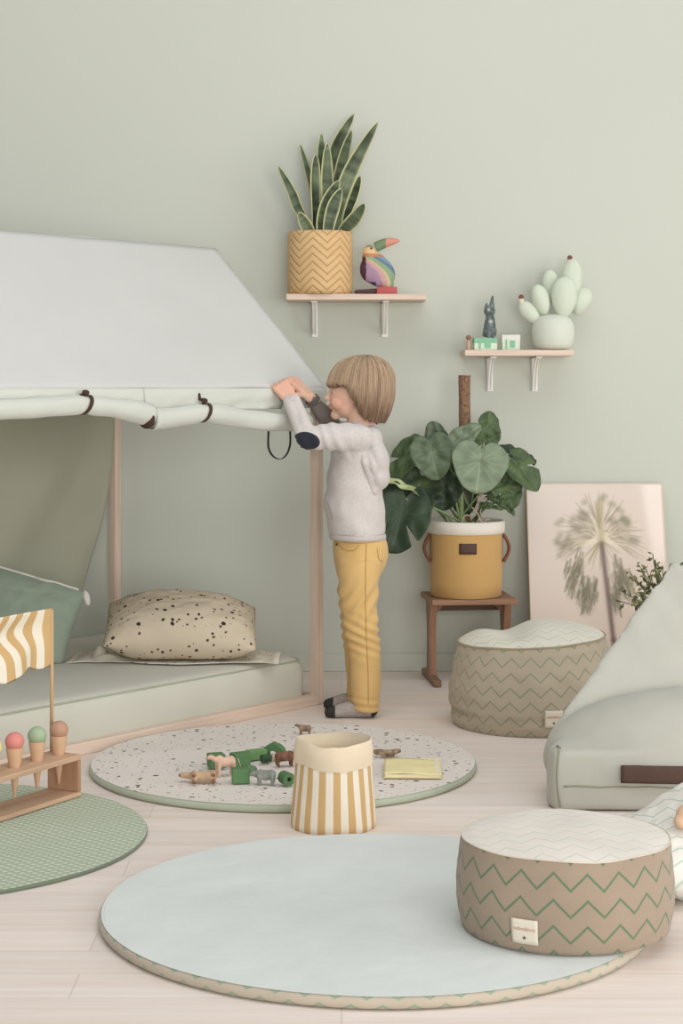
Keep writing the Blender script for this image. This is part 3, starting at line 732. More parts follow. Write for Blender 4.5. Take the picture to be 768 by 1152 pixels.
leaves = [  # centre px, py, depth, tip dir (x,z) , normal, length px, width px, colours, slits
    ((460, 512), 6.16, (-.62, 0, -.8), (-.55, -.7, .35), 56, 34, D1, L1, ((.9, .10, .5),), .3),
    ((485, 506), 6.07, (.2, -.3, -1), (-.25, -.85, .4), 36, 42, D3, L3, (), .25),
    ((517, 496), 6.10, (.75, -.1, .62), (-.1, -.75, .65), 36, 26, D2, L2, (), .3),
    ((540, 517), 6.03, (-.12, -.25, -1), (.1, -.95, .25), 40, 56, D2, L2, (), .10),
    ((546, 489), 6.18, (.25, .1, 1), (.35, -.85, .2), 34, 30, D1, L1, ((-1.0, .12, .45),), .3),
    ((574, 507), 6.18, (.95, -.1, -.35), (.1, -.45, .9), 40, 18, D0, L0, ((.9, .14, .5),), .3),
    ((582, 524), 6.14, (.72, -.2, -.75), (.3, -.8, .45), 44, 36, D1, L1, ((-.9, .1, .55),), .3),
    ((568, 546), 6.14, (.35, -.2, -1), (.2, -.9, -.1), 34, 34, D1, L1, ((.8, .12, .5),), .25),
    ((503, 537), 6.16, (-.2, -.2, -1), (-.1, -.95, .1), 46, 42, D0, L0, (), .25),
    ((471, 548), 6.13, (-.3, -.3, -1), (-.2, -.9, .2), 52, 50, D0, L1, ((-1.2, .1, .4),), .2),
    ((451, 578), 6.05, (-.28, -.2, -1), (-.15, -.95, -.05), 66, 58, (38, 52, 38), (58, 76, 52), ((-.75, .085, .62), (1.25, .08, .45), (.55, .07, .4)), .2),
    ((454, 548), 6.07, (-.85, -.3, .35), (-.1, -.35, .95), 52, 20, (150, 162, 110), (198, 204, 158), (), .3),  # pale leaf: sunlight on its upper face put into the colour
    ((566, 567), 6.12, (.75, -.2, -.65), (.1, -.8, .5), 22, 9, D1, L1, (), .3),
    ((548, 569), 6.10, (.9, -.3, -.1), (.1, -.7, .6), 22, 8, D1, L1, (), .3),
    ((552, 556), 6.13, (.7, -.2, -.6), (.1, -.8, .5), 30, 12, D0, L1, (), .3),
    ((520, 548), 6.2, (.1, -.2, -1), (.1, -.95, .2), 40, 34, D0, L0, (), .25),
    ((492, 497), 6.2, (-.3, .1, 1), (-.3, -.8, .5), 30, 26, D3, L3, (), .25),
    ((510, 520), 6.28, (-.4, .3, .3), (-.1, -.4, .8), 46, 44, D0, L1, (), .2),
    ((556, 528), 6.28, (.5, .3, .2), (.2, -.5, .8), 46, 44, D0, L1, (), .2)]
m_stem = plain('green_stalk', (128, 146, 98), .5); m_stemd = plain('dark_stalk', (92, 106, 74), .55); m_root = plain('pale_aerial_root', (204, 186, 164), .8)
for i, ((px, py), Y, tip, nr, ln, wd, cd, cl, sl, fo) in enumerate(leaves):
    c = P(px, py, Y); lf = fan_leaf(c, tip, nr, ln * SC_ * (.98 if i in (3, 1, 10) else .84), wd * SC_ * .98, cd, cl, sl, fold=fo, droop=.16, parent=t, seed=i * 3.3, off=MO, square=.8 if i == 10 else 0)
    d = Vector(tip).normalized(); att = c - d * ln * SC_ * .26 - MO
    base = Vector((-.004 + .02 * math.sin(i * 2.1), -.01 + .015 * math.cos(i), .30 + .1 * (i % 4) / 4))
    if py > 540: base.z = .23; base.x *= 2
    mid = (att + base) / 2 + Vector((0, -.005, .03))
    pts = [base * (1 - u) ** 2 + mid * 2 * u * (1 - u) + att * u * u for u in [q / 10 for q in range(11)]]
    MB().tube(pts, .0042, 8).build('stalk', m_stemd if i % 2 else m_stem, t)
for i, (x0, x1, z1, r) in enumerate(((-.03, -.075, .27, .004), (-.015, -.05, .36, .006), (-.02, -.02, .38, .011), (.0, -.035, .34, .007), (-.05, -.10, .31, .0045))):
    MB().tube([(x0 + (x1 - x0) * u / 8, -.05, .225 + (z1 - .2) * u / 8) for u in range(9)], [r * (1 - .05 * u) for u in range(9)], 8).build('stalk', m_stem, t)
rr_ = random.Random(3)
for i in range(13):
    x0 = rr_.uniform(.0, .085); z0 = rr_.uniform(.24, .33); p = Vector((x0, -.06 - rr_.random() * .03, z0)); pts = [p]
    a = rr_.uniform(0, 6)
    for q in range(10):
        a += rr_.uniform(-.9, .9); p = p + Vector((math.cos(a) * .008, rr_.uniform(-.003, .003), math.sin(a) * .007)); p.z = max(p.z, .232); p.x = min(max(p.x, -.02), .1); pts.append(p)
    MB().tube(pts, .0022, 6).build('root', m_root, t)

# ================================================================== palm print leaning on the wall
W_, H_ = .486, .705; lean = math.asin(.21 / H_)
PR = Vector((.913, 6.195, .0045)); t = thing('palm_print', 'large blush print of a palm tree leaning against the wall', 'picture', PR)
R_ = Matrix.Rotation(-lean, 4, 'X')
cW, cH = 190, 276; ys, xs = np.mgrid[0:cH + 1, 0:cW + 1]; U = xs / cW; V = (1 - ys / cH) * H_ / W_         # V measured down in frame widths
img = np.empty((cH + 1, cW + 1, 3)); top, bot = np.array((224, 212, 202.)), np.array((214, 192, 174.))
rg = np.clip(U * .45 + V / 1.45 * .6, 0, 1)[..., None]; img[:] = top * (1 - rg) + bot * rg
rp = np.random.RandomState(5)
def stroke(x0, y0, x1, y1, w, c, al, soft=1.0, taper=0):
    dx, dy = x1 - x0, y1 - y0; L2_ = dx * dx + dy * dy + 1e-9
    tt = np.clip(((U - x0) * dx + (V - y0) * dy) / L2_, 0, 1)
    d = np.hypot(U - x0 - tt * dx, V - y0 - tt * dy); ww = w * (1 - taper * tt) + 1e-4
    a_ = (al * np.exp(-(d / ww) ** 2 * soft))[..., None]; img[:] = img * (1 - a_) + np.array(c, float) * a_
cx, cy = .53, .43
for i in range(150):                                   # faint feathery fronds
    a = rp.uniform(-205, 25) * PI / 180; r0, r1 = rp.uniform(.03, .12), rp.uniform(.2, .36)
    stroke(cx + r0 * math.cos(a), cy - .06 + r0 * math.sin(a), cx + r1 * math.cos(a), cy - .04 + r1 * math.sin(a) + .07 * abs(math.cos(a)), .0065, (158, 146, 122), .30, taper=.5)
for i in range(16):
    a = rp.uniform(-200, 20) * PI / 180; r1 = rp.uniform(.18, .33)
    stroke(cx + r1 * math.cos(a), cy - .04 + r1 * math.sin(a), cx + r1 * 1.14 * math.cos(a) + .01, cy + r1 * 1.14 * math.sin(a), .022, (128, 122, 92), .4)
for x0, y0, w in ((.30, .80, .05), (.285, .75, .035), (.335, .72, .03), (.43, .90, .055), (.39, .92, .05), (.375, .87, .04), (.45, .84, .04), (.62, .88, .05), (.67, .82, .045), (.71, .76, .04), (.66, .72, .035), (.73, .82, .03), (.615, .93, .04), (.34, .64, .03)):
    stroke(x0 + (cx - x0) * .1, y0 - .08, x0, y0 + .03, w * .62, (118, 112, 84), .30)
    for q in range(16):
        o = rp.uniform(-.04, .04); yy = y0 + rp.uniform(-.10, .07); g_ = rp.randint(-22, 34)
        stroke(x0 + o + (cx - x0) * .10, yy - rp.uniform(.04, .10), x0 + o + rp.uniform(-.008, .008), yy, .0085, (108 + g_, 102 + g_, 76 + g_), .42, taper=.4)
for i in range(60):                                   # pale inner spikes
    a = rp.uniform(-190, 10) * PI / 180 if i % 3 else rp.uniform(20, 160) * PI / 180; r1 = rp.uniform(.13, .23)
    stroke(cx + .03 * math.cos(a), cy + .03 * math.sin(a), cx + r1 * math.cos(a), cy + r1 * math.sin(a) + .03, .006, (228, 216, 188) if i % 3 else (168, 156, 118), .5, taper=.6)
for x0, y0 in ((.22, .45), (.76, .42), (.38, .26), (.34, .33), (.62, .28), (.28, .96 + .18), (.70, 1.12), (.40, .22)): stroke(x0, y0, x0 + .03, y0 + .01, .028, (120, 112, 88), .5)
stroke(cx, cy - .28, cx + .005, cy, .028, (160, 148, 96), .5); stroke(cx + .005, cy + .02, cx + .06, 1.16, .0185, (112, 92, 84), .9); stroke(cx + .06, 1.16, cx + .07, 1.36, .019, (112, 92, 84), .9)
for i in range(30): x0 = rp.uniform(.05, .95); stroke(x0, 1.42, x0 + rp.uniform(-.04, .04), 1.3 + rp.uniform(0, .08), .02, (128, 122, 92), .5)
img = np.clip(img, 0, 255)
mb = MB(); mb.grid(cW, cH, lambda u, v: R_ @ Vector(((u - .5) * W_, -.0125, v * H_)), col=lambda u, v: tuple(img[round(v * cH), round(u * cW)]))
mb.build('print', vcol('glazed_print', .35, .5, coat=1.0), t)
mb = MB(); mb.v = []; 
for c_, s_ in (((0, -.006, .004), (W_ + .006, .014, .008)), ((0, -.006, H_ + .001), (W_ + .006, .014, .006)), ((-W_ / 2, -.006, H_ / 2), (.006, .014, H_)), ((W_ / 2, -.006, H_ / 2), (.006, .014, H_))): mb.box(c_, s_, bev=.001)
mb.v = [tuple(R_ @ Vector(v)) for v in mb.v]; mb.build('frame', plain('pale_wood_edge', (216, 196, 178), .5), t, smooth=False)
mb = MB(); mb.box((0, -.002, H_ / 2), (W_, .004, H_ - .01), bev=0); mb.v = [tuple(R_ @ Vector(v)) for v in mb.v]; mb.build('backing_board', plain('brown_board', (150, 128, 110), .8), t, smooth=False)

# ================================================================== small bushy plant behind the bean bag
BP = Vector((1.062, 5.72, 0)); t = thing('potted_shrub', 'small bushy green plant half hidden behind the pale bean bag', 'plant', BP)
MB().loft([ring(.07, .0008), ring(.082, .004), ring(.095, .24), ring(.097, .30), ring(.09, .302), ring(.085, .27)], cap=(True, False)).build('pot', fabric('sand_pot', (200, 180, 150)), t)
MB().loft([ring(.087, .275), ring(.03, .28)], cap=(False, True)).build('soil', m_soil, t)
rr_ = random.Random(11); mbs = MB(); leaf = MB()
for i in range(60):
    a = rr_.uniform(0, 2 * PI); el = rr_.uniform(.25, 1.45); L = rr_.uniform(.13, .235)
    d = Vector((math.cos(a) * math.cos(el) * .75, math.sin(a) * math.cos(el) * .75, math.sin(el))); b0 = Vector((rr_.uniform(-.03, .03), rr_.uniform(-.03, .03), .28)); e = b0 + d * L
    mbs.tube([b0, b0.lerp(e, .5) + Vector((0, 0, .01)), e], .0016, 5)
    for q in range(9):
        p = b0.lerp(e, .45 + .55 * q / 8); da = Vector((rr_.gauss(0, 1), rr_.gauss(0, 1), rr_.gauss(.4, .8))).normalized(); sd = da.cross(Vector((rr_.gauss(0, 1), rr_.gauss(0, 1), rr_.gauss(0, 1)))).normalized()
        l_ = rr_.uniform(.018, .030); w_ = l_ * .24; nn_ = da.cross(sd) * .004
        c = mixc((72, 82, 52), (172, 166, 116), rr_.random())
        leaf.add([p, p + da * l_ * .45 + sd * w_, p + da * l_, p + da * l_ * .45 - sd * w_, p + da * l_ * .5 + nn_], [(0, 1, 4), (1, 2, 4), (2, 3, 4), (3, 0, 4)], None, c)
mbs.build('stems', m_stemd, t); leaf.build('foliage', m_leafvc, t, smooth=False)['kind'] = 'stuff'
# ================================================================== house bed frame
U_ = Vector((.64, .768, 0)).normalized(); BO = Vector((-.081, 5.762, 0)); BRZ = math.atan2(U_.y, U_.x); BL, BW = 1.38, .955
RIDGE, EAVE = 1.505, 1.032
m_post = wood('pale_pine_upright', (222, 200, 182), 2, .55, .88); m_rail = wood('pale_pine_rail', (226, 204, 186), 0, .55, .88); m_cross = wood('pale_pine_cross', (222, 198, 180), 1, .55, .88)
t = thing('house_bed_frame', 'low pale wooden house-shaped bed frame with tall square corner posts', 'bed frame', BO, BRZ)
pw = .031
for x in (0, -BL):
    for y in (0, BW): MB().box((x, y, (EAVE - .012) / 2), (pw, pw, EAVE - .012), bev=.002).build('post', m_post, t, smooth=False)
for y in (0, BW):
    MB().box((-BL / 2, y, .0175), (BL - pw, .03, .035), bev=.002).build('bottom_rail', m_rail, t, smooth=False)
    MB().box((-BL / 2, y, EAVE - .028), (BL - pw, .028, .028), bev=.002).build('top_rail', m_rail, t, smooth=False)
for x in (0, -BL):
    MB().box((x, BW / 2, .0175), (.03, BW - pw, .035), bev=.002).build('bottom_rail', m_cross, t, smooth=False)
    MB().box((x, BW / 2, EAVE - .028), (.028, BW - pw, .028), bev=.002).build('top_rail', m_cross, t, smooth=False)
    an = math.atan2(RIDGE - EAVE, BW / 2); ln = math.hypot(RIDGE - EAVE, BW / 2)
    for s in (1, -1): MB().box((x, BW / 2 - s * BW / 4, (RIDGE + EAVE) / 2 - .028), (.026, ln - .03, .026), (s * an, 0, 0), bev=.002).build('rafter', m_cross, t, smooth=False)
MB().box((-BL / 2, BW / 2, RIDGE - .035), (BL - .03, .028, .028), bev=.002).build('ridge_pole', m_rail, t, smooth=False)

# mattress
ML = thing('floor_mattress', 'thin sage green mattress lying inside the house bed frame', 'mattress', BO, BRZ)
m_matt = fabric('sage_mattress_cloth', (206, 204, 191), .03, 6, wr=.6, wscale=7, bump=.3)
def outline(f, z):
    pts = []; x0, x1, y0, y1 = -BL + .02, -.022, .018, BW - .018; r = .055
    for cx_, cy_, a0 in ((x1 - r, y0 + r, -PI / 2), (x1 - r, y1 - r, 0), (x0 + r, y1 - r, PI / 2), (x0 + r, y0 + r, PI)):
        for q in range(13):
            a = a0 + PI / 2 * q / 12; pts.append((cx_ + r * math.cos(a), cy_ + r * math.sin(a)))
    out = []
    for i in range(len(pts)):
        p, q = pts[i], pts[(i + 1) % len(pts)]; L = math.hypot(q[0] - p[0], q[1] - p[1]); m = max(1, int(L / .04))
        for j in range(m): out.append((p[0] + (q[0] - p[0]) * j / m, p[1] + (q[1] - p[1]) * j / m))
    mx, my = (x0 + x1) / 2, (y0 + y1) / 2
    hx, hy = (x1 - x0) / 2, (y1 - y0) / 2
    return [(mx + (x - mx) * (hx - f) / hx, my + (y - my) * (hy - f) / hy, z + .003 * nz(x * 6, y * 6, z * 4)) for x, y in out]
rings = [outline(.008, .004), outline(.0, .012), outline(-.004, .04), outline(-.005, .075), outline(-.004, .11), outline(.0, .132), outline(.008, .147), outline(.022, .155), outline(.05, .158)]
rings += [outline(f, .158 + .004 * (f / .4)) for f in (.12, .2, .3, .4, .45)]
MB().loft(rings).build('cover', m_matt, ML)
pts = [(x, y, .147) for x, y, z in outline(.0065, .147)]
MB().tube(pts + pts[:2], .0028, 6, cap=(False, False)).build('piping', fabric('sage_piping', (170, 176, 154)), ML)

# ================================================================== tent canopy over the frame
m_tent = fabric('pale_tent_canvas', (206, 206, 202), .02, 4, wr=.5, wscale=5, bump=.25)
m_tent2 = fabric('pale_tent_canvas_flap', (208, 210, 200), .02, 6, wr=.8, wscale=10, bump=.35)
m_curt = fabric('shaded_sage_curtain', (178, 178, 158), .03, 6, wr=.7, wscale=6, bump=.3)  # tent fabric again, part of the interior shade mixed into its colour
m_strap = plain('dark_brown_tie', (74, 56, 48), .8, .15)
T = thing('tent_canopy', 'pale canvas house tent roof with rolled front flaps hanging over the bed frame', 'tent', BO, BRZ)
def roof(u, v, side):                       # u along the length (0 = end by the child), v from ridge to eave
    x = .022 - u * (BL + .044); sag = -.012 * math.sin(PI * v) * math.sin(PI * u) + .004 * nz(u * 6, v * 4, side)
    yy = BW / 2 - side * (BW / 2 + .022) * v; zz = RIDGE + .004 - (RIDGE - EAVE - .006 + .012) * v + sag
    if v == 0: yy = BW / 2
    return Vector((x + .0 * v, yy, zz))
MB().grid(60, 30, lambda u, v: roof(u, v, 1)).build('front_roof_panel', m_tent, T, solid=.004)
MB().grid(60, 30, lambda u, v: roof(u, v, -1)).build('rear_roof_panel', m_tent, T, solid=.004)
for x in (.022, -BL - .022):
    MB().grid(14, 10, lambda u, v: Vector((x, BW / 2 + (u - .5) * (BW + .03) * v, RIDGE + .002 - (RIDGE - EAVE) * v))).build('gable_panel', m_tent, T, solid=.003)
# front valance: two halves
EY = -.024
XS = -.80
def valance(x0, x1, drop, seed):
    def fn(u, v):
        x = x0 + (x1 - x0) * u; d = drop(x)
        return Vector((x, EY - .004 * math.sin(PI * min(1, v * 1.15)) - (.012 * nz(x * 12 + v * 2, v * 2, seed) * v) * min(1, max(0, (-x - .12) * 12)) - .005 * min(1, max(0, (-x - .12) * 12)) * abs(nz(x * 30 + v * 4, 3, seed)) * v, EAVE - .002 - d * v + .002 * nz(x * 9, 2, seed) * v))
    return MB().grid(50, 8, fn)
# rolled flaps
def roll(name, x0, x1, zf, rf, straps, seed):
    M = 70; pts, rad = [], []
    for i in range(M + 1):
        x = x0 + (x1 - x0) * i / M; pin = min([abs(x - s) for s in straps] + [9])
        pts.append(Vector((x, EY - .022 - .004 * nz(x * 6, seed), zf(x) + .004 * nz(x * 9, seed + 2))))
        rad.append(rf(x) * (1 + .10 * nz(x * 11, seed)) * (1 - .16 * math.exp(-(pin / .02) ** 2)))
    seg = 26; rings = []
    for i, p in enumerate(pts):
        ring_ = []
        for j in range(seg):
            a = 2 * PI * j / seg; w = 1 + .10 * nz(math.cos(a) * 1.6, math.sin(a) * 1.6, p.x * 7 + seed)
            ring_.append((p.x, p.y + rad[i] * w * math.cos(a), p.z + rad[i] * w * math.sin(a)))
        rings.append(ring_)
    mb = MB(); mb.loft(rings, cap=(False, False))
    for e, st in ((0, 1), (M, -1)):          # inner spiral layers at the ends
        p = pts[e]; vs = []
        K2 = 60
        for q in range(K2 + 1):
            a = 2 * PI * 1.9 * q / K2; r = rad[e] * (.98 - .62 * q / K2)
            vs += [Vector((p.x, p.y + r * math.cos(a), p.z + r * math.sin(a))), Vector((p.x + st * .05 * (1 if x1 > x0 else -1), p.y + r * .97 * math.cos(a), p.z + r * .97 * math.sin(a)))]
        mb.add(vs, [(2 * q, 2 * q + 1, 2 * q + 3, 2 * q + 2) for q in range(K2)])
    fl = mb.build(name, m_tent2, T, solid=.002)
    for sx in straps:
        i = min(range(M + 1), key=lambda i: abs(pts[i].x - sx)); p = pts[i]; r = rad[i] + .0035; vs = []
        mbs = MB(); K3 = 30; ringpts = []
        for q in range(K3 + 1):
            a = 2 * PI * q / K3
            ringpts.append((p.y + r * 1.06 * math.cos(a), p.z + r * 1.06 * math.sin(a)))
        lean_ = .012
        mbs.grid(K3, 2, lambda u, v: Vector((sx + (v - .5) * .013 + lean_ * math.sin(2 * PI * u), ringpts[round(u * K3)][0], ringpts[round(u * K3)][1])))
        mbs.tube([(sx + lean_ * .2, p.y - r * .25, p.z + r * 1.0), (sx, p.y + .004, p.z + r * 1.0 + .012), (sx, EY - .008, EAVE - .035), (sx, EY - .004, EAVE - .018)], .0042, 8)
        mbs.ell((sx, p.y - .004, p.z + r + .008), (.011, .008, .008), sub=2)
        mbs.build('tie_strap', m_strap, fl, solid=.0015)
    return fl
dl = lambda x: .058 + .004 * nz(x * 8, 7)
dr = lambda x: .066 + .006 * nz(x * 7, 9)
valance(.018, XS, dr, 1).build('valance', m_tent2, T, solid=.003)
valance(XS, -BL, dl, 2).build('valance', m_tent2, T, solid=.003)
RZ = ((-.80, .938), (-.68, .947), (-.575, .957), (-.45, .942), (-.32, .928), (-.157, .920), (0, .920))
roll('rolled_flap', -.10, XS + .01, lambda x: float(np.interp(x, [q[0] for q in RZ], [q[1] for q in RZ])), lambda x: .0285, (-.575,), 3)
roll('rolled_flap', XS + .002, -BL, lambda x: float(np.interp(x, (-1.72, -1.27, -1.045, -.86, -.80), (.97, .976, .985, .966, .955))), lambda x: .0265 + .006 * max(0, (x + .95) / .15), (-1.045,), 5)
mb = MB(); c_ = Vector((XS - .012, EY - .026, .955 - .012)); mb.ell(c_, (.017, .031, .030), sub=3); mb.build('dark_roll_end', m_strap, T)  # dark ellipsoid tucked under the end of the left roll
# gathered cloth at the corner where the child works
mb = MB()
def gat(u, v):
    x = -.115 - .095 * u; y = EY - .003 - (.010 + .016 * u) * math.sin(PI * v) * (.6 + .5 * math.sin(u * 9 + v * 2)) - .005 * u * math.sin(u * 14 + v * 3)
    return Vector((x, y, EAVE - .004 - .118 * v * (1 - .12 * math.cos(u * 5)) + .004 * nz(u * 6, v * 6)))
mb.grid(40, 24, gat); mb.build('gathered_flap_corner', m_tent2, T, solid=.003)
# rear curtain, drawn back
def curt(u, v):
    # edge from the post top slanting away to the lower corner
    xe = -.035 - .20 * v ** 1.25 + .012 * math.sin(v * 6); x = xe - u * (1.25 - .0 * v)
    zb = .258 + .33 * min(1, u * 1.25 * 1.05) ** 1.1
    z = (EAVE - .05) + (zb - (EAVE - .05)) * v
    w = .028 * math.sin(u * 26 + 1 - v * 5) * (.25 + .75 * v) * math.exp(-u * 1.5) + .02 * nz(u * 7, v * 3, 4) * v
    return Vector((x, BW - .035 - .05 * v * (1 - u) + w, z))
MB().grid(110, 50, curt).build('rear_curtain', m_curt, T, solid=.003)
# dark loop of webbing hanging from the eave
def lpP(px, py): 
    return P(px, py, 5.615)
pts = [(303, 468), (301.5, 497), (303, 507), (308, 514), (315, 516.5), (321, 513), (325, 505), (326.5, 494), (325, 468)]
Mi = Matrix.Translation(BO) @ Matrix.Rotation(BRZ, 4, 'Z'); Mi = Mi.inverted()
def smooth_path(L, m):
    out = []
    for i in range(m + 1):
        u = i / m * (len(L) - 1); a = min(int(u), len(L) - 2); f = u - a
        p0, p1, p2, p3 = L[max(a - 1, 0)], L[a], L[a + 1], L[min(a + 2, len(L) - 1)]
        out.append(.5 * ((2 * p1) + (p2 - p0) * f + (2 * p0 - 5 * p1 + 4 * p2 - p3) * f * f + (3 * p1 - p0 - 3 * p2 + p3) * f ** 3))
    return out
lp_ = smooth_path([Mi @ lpP(*q) for q in pts], 40)
ax = (Mi.to_3x3() @ Vector((.35, .94, 0))).normalized() * .007
MB().add([q for p in lp_ for q in (p - ax, p + ax)], [(2 * i, 2 * i + 1, 2 * i + 3, 2 * i + 2) for i in range(40)]).build('hanging_loop', plain('black_webbing', (62, 58, 54), .8, .15), T, solid=.0018)

# ================================================================== things on the bed
m_speck = speckle('speckled_beige_linen', (200, 186, 164), [(((58, 48, 46), (78, 66, 60)), 38, .29), (((76, 64, 58), (110, 92, 82)), 52, .29)], 1, 1, .4, .6)
def pillow(a, b, h, seed, puff=.5, rnd=0.0):
    mb = MB(); n_ = 46
    for s in (1, -1):
        def fn(u, v):
            x, y = u * 2 - 1, v * 2 - 1
            e = max(0, (1 - abs(x) ** 2.6)) ** puff * max(0, (1 - abs(y) ** 2.6)) ** puff
            pin = 1 - .05 * (1 - abs(x) ** 2) * abs(y) ** 3 - rnd * .10 * abs(x) ** 5; pin2 = 1 - .04 * (1 - abs(y) ** 2) * abs(x) ** 3 - rnd * .20 * abs(y) ** 4
            w = .0 if e == 0 else (.008 * nz(x * 3 + seed, y * 3, s) + .004 * nz(x * 8, y * 8, seed)) * min(1, e * 2)
            return Vector((x * a * pin2, y * b * pin, s * h * e + w))
        if s == 1: mb.grid(n_, n_, fn)
        else: mb.grid(n_, n_, lambda u, v: fn(1 - u, v))
    m = mb.mesh('p'); b_ = bmesh.new(); b_.from_mesh(m); bmesh.ops.remove_doubles(b_, verts=b_.verts, dist=.0006); b_.to_mesh(m); b_.free()
    m.polygons.foreach_set('use_smooth', [True] * len(m.polygons)); return m
ZM = .159
def settle(me, M_, z):                      # turn a mesh, flatten what would sink below z and return it with its base at z
    me.transform(M_); zm = min(v.co.z for v in me.vertices)
    for v in me.vertices: v.co.z += -zm
    return me
pl = pillow(.246, .150, .098, 2, .60, .2)
settle(pl, (Euler((math.radians(20), math.radians(2), math.radians(4))).to_matrix()).to_4x4(), 0)
cut = .018
for v in pl.vertices: v.co.z = max(v.co.z - cut, .0) if v.co.z - cut > .006 else .006 * math.exp((v.co.z - cut - .006) / .03)
for v in pl.vertices: v.co.z = max(0.0, v.co.z)
o = link('speckled_pillow', pl, m_speck, loc=(-.512, 5.655, ZM + .0135)); tag(o, 'beige linen pillow with dark speckles on the sage mattress', 'pillow')
pl2 = pillow(.200, .138, .070, 9, .45)
settle(pl2, (Euler((math.radians(66), 0, 0)).to_matrix().to_4x4()), 0)
pl2.transform(Euler((0, math.radians(17), math.radians(6))).to_matrix().to_4x4()); zm = min(v.co.z for v in pl2.vertices)
for v in pl2.vertices: v.co.z = max(0, v.co.z - zm - .03)
m_teal = fabric('sea_green_pillow_cloth', (150, 163, 146), .04, 8)
t = thing('green_pillow', 'sea green pillow with white piped corner leaning behind the striped flag', 'pillow', (-1.078, 5.62, ZM + .004))
link('cover', pl2, m_teal, t)
pb = bvh_of(pl2)
bins = {}
for v in pl2.vertices:
    if v.co.x > -.16:
        q = round(v.co.x / .012)
        if q not in bins or v.co.z > bins[q].z: bins[q] = v.co.copy()
pp_ = [bins[q] + Vector((0, -.003, .001)) for q in sorted(bins)]
pp_ = smooth_path(pp_[::3], 60)
MB().tube(pp_, .0042, 8).build('piping', fabric('off_white_piping', (222, 218, 208)), t)
cv = max(pl2.vertices, key=lambda v: v.co.x * 1.2 + v.co.z).co.copy()
MB().tube([cv + Vector((-.008, -.006, .004)).lerp(Vector((.006, -.012, -.044)), i / 6) for i in range(7)], [.004, .009, .012, .012, .011, .009, .005], 10).build('corner_tassel', fabric('off_white_tassel', (224, 218, 210)), t)

# crumpled muslin throw
TH = thing('muslin_throw', 'crumpled cream muslin throw spread under the speckled pillow', 'throw', (-.56, 5.66, ZM + .0045))
def thr(u, v):
    x = -.285 + u * .625; y = -.115 + v * .23 + .02 * math.sin(u * 9) + .01 * nz(u * 12, v * 2) + (.055 if False else 0)
    y += -.02 * (u - .5)
    e = min(u, 1 - u, v, 1 - v)
    z = .0045 + .0035 * nz(u * 16, v * 8) * min(1, e * 12)
    w1 = math.exp(-((u - .20) / .075) ** 2 - ((v - .86) / .22) ** 2); w2 = math.exp(-((u - .12) / .12) ** 2 - ((v - .30) / .3) ** 2)
    ee = min(1, e * 9)
    z += ee * (w1 * (.058 + .03 * nz(u * 26, v * 12, 3) + .014 * math.sin(u * 60 + v * 9)) + w2 * (.024 + .016 * nz(u * 20, v * 8, 5) + .010 * math.sin(v * 12 + u * 34)))
    rf_ = math.exp(-((u - .95) / .05) ** 2); z += rf_ * .008 * (1 + nz(v * 9, u * 30)) * min(1, e * 9)
    return Vector((x, y, max(z, .002)))
MB().grid(120, 50, thr, uvf=None).build('cloth', speckle('speckled_cream_muslin', (216, 208, 192), [(((120, 104, 92), (150, 130, 112)), 46, .3)], 1, 1, .2), TH, solid=.002)
mb = MB()
for i in range(60):
    p = thr(1.0, i / 59); mb.tube([p, p + Vector((.012, random.uniform(-.004, .004), -.001)), p + Vector((.022, random.uniform(-.006, .006), -.0015))], .0012, 5)
    p = thr(0.0, i / 59); mb.tube([p, p + Vector((-.012, random.uniform(-.004, .004), -.001)), p + Vector((-.022, random.uniform(-.006, .006), -.0015))], .0012, 5)
mb.build('fringe', m_label, TH)['kind'] = 'stuff'

# ================================================================== toy ice cream stand
IC = Vector((-.693, 4.452, .0108)); IRZ = math.radians(60)
t = thing('toy_ice_cream_stand', 'low wooden toy ice cream stand with cone holes and striped flag', 'toy', IC, IRZ)
m_sw = wood('honey_wood', (212, 176, 146), 0); m_swz = wood('honey_wood_end', (190, 148, 118), 2)
IL, IW, IH = .42, .098, .104
cones = [(-.028, 'brown', (184, 142, 120)), (-.112, 'green', (160, 177, 146)), (-.196, 'pink', (214, 136, 126)), (-.278, 'yellow', (236, 218, 142))]
b = MB().box((-IL / 2, 0, IH - .006), (IL, IW, .013), bev=.0015).build('tmp', m_sw, smooth=False)
mbh = MB()
for s, _, _ in cones: mbh.tube([(s, 0, IH - .05), (s, 0, IH + .05)], .0152, 28)
hm_ = mbh.mesh('tmp2'); q_ = bmesh.new(); q_.from_mesh(hm_); bmesh.ops.recalc_face_normals(q_, faces=q_.faces); q_.to_mesh(hm_); q_.free(); h_ = link('tmp2', hm_, m_sw); md = b.modifiers.new('b', 'BOOLEAN'); md.object = h_; md.operation = 'DIFFERENCE'; md.solver = 'EXACT'
dg = bpy.context.evaluated_depsgraph_get(); dg.update(); me = bpy.data.meshes.new_from_object(b.evaluated_get(dg))
bpy.data.objects.remove(b); bpy.data.objects.remove(h_)
o = link('top_board', me, [], t); me.materials.clear(); me.materials.append(m_sw)
MB().box((-IL / 2, 0, .006), (IL, IW, .0115), bev=.0015).build('bottom_board', m_sw, t, smooth=False)
for x in (-.007, -IL + .007): MB().box((x, 0, IH / 2 - .0005), (.013, IW - .001, IH - .0255), bev=.001).build('end_panel', m_swz, t, smooth=False)
MB().tube([(-.012, .036, IH - .001), (-.012, .036, .462)], .0048, 12).build('flag_pole', wood('pale_dowel', (206, 172, 132), 2), t)
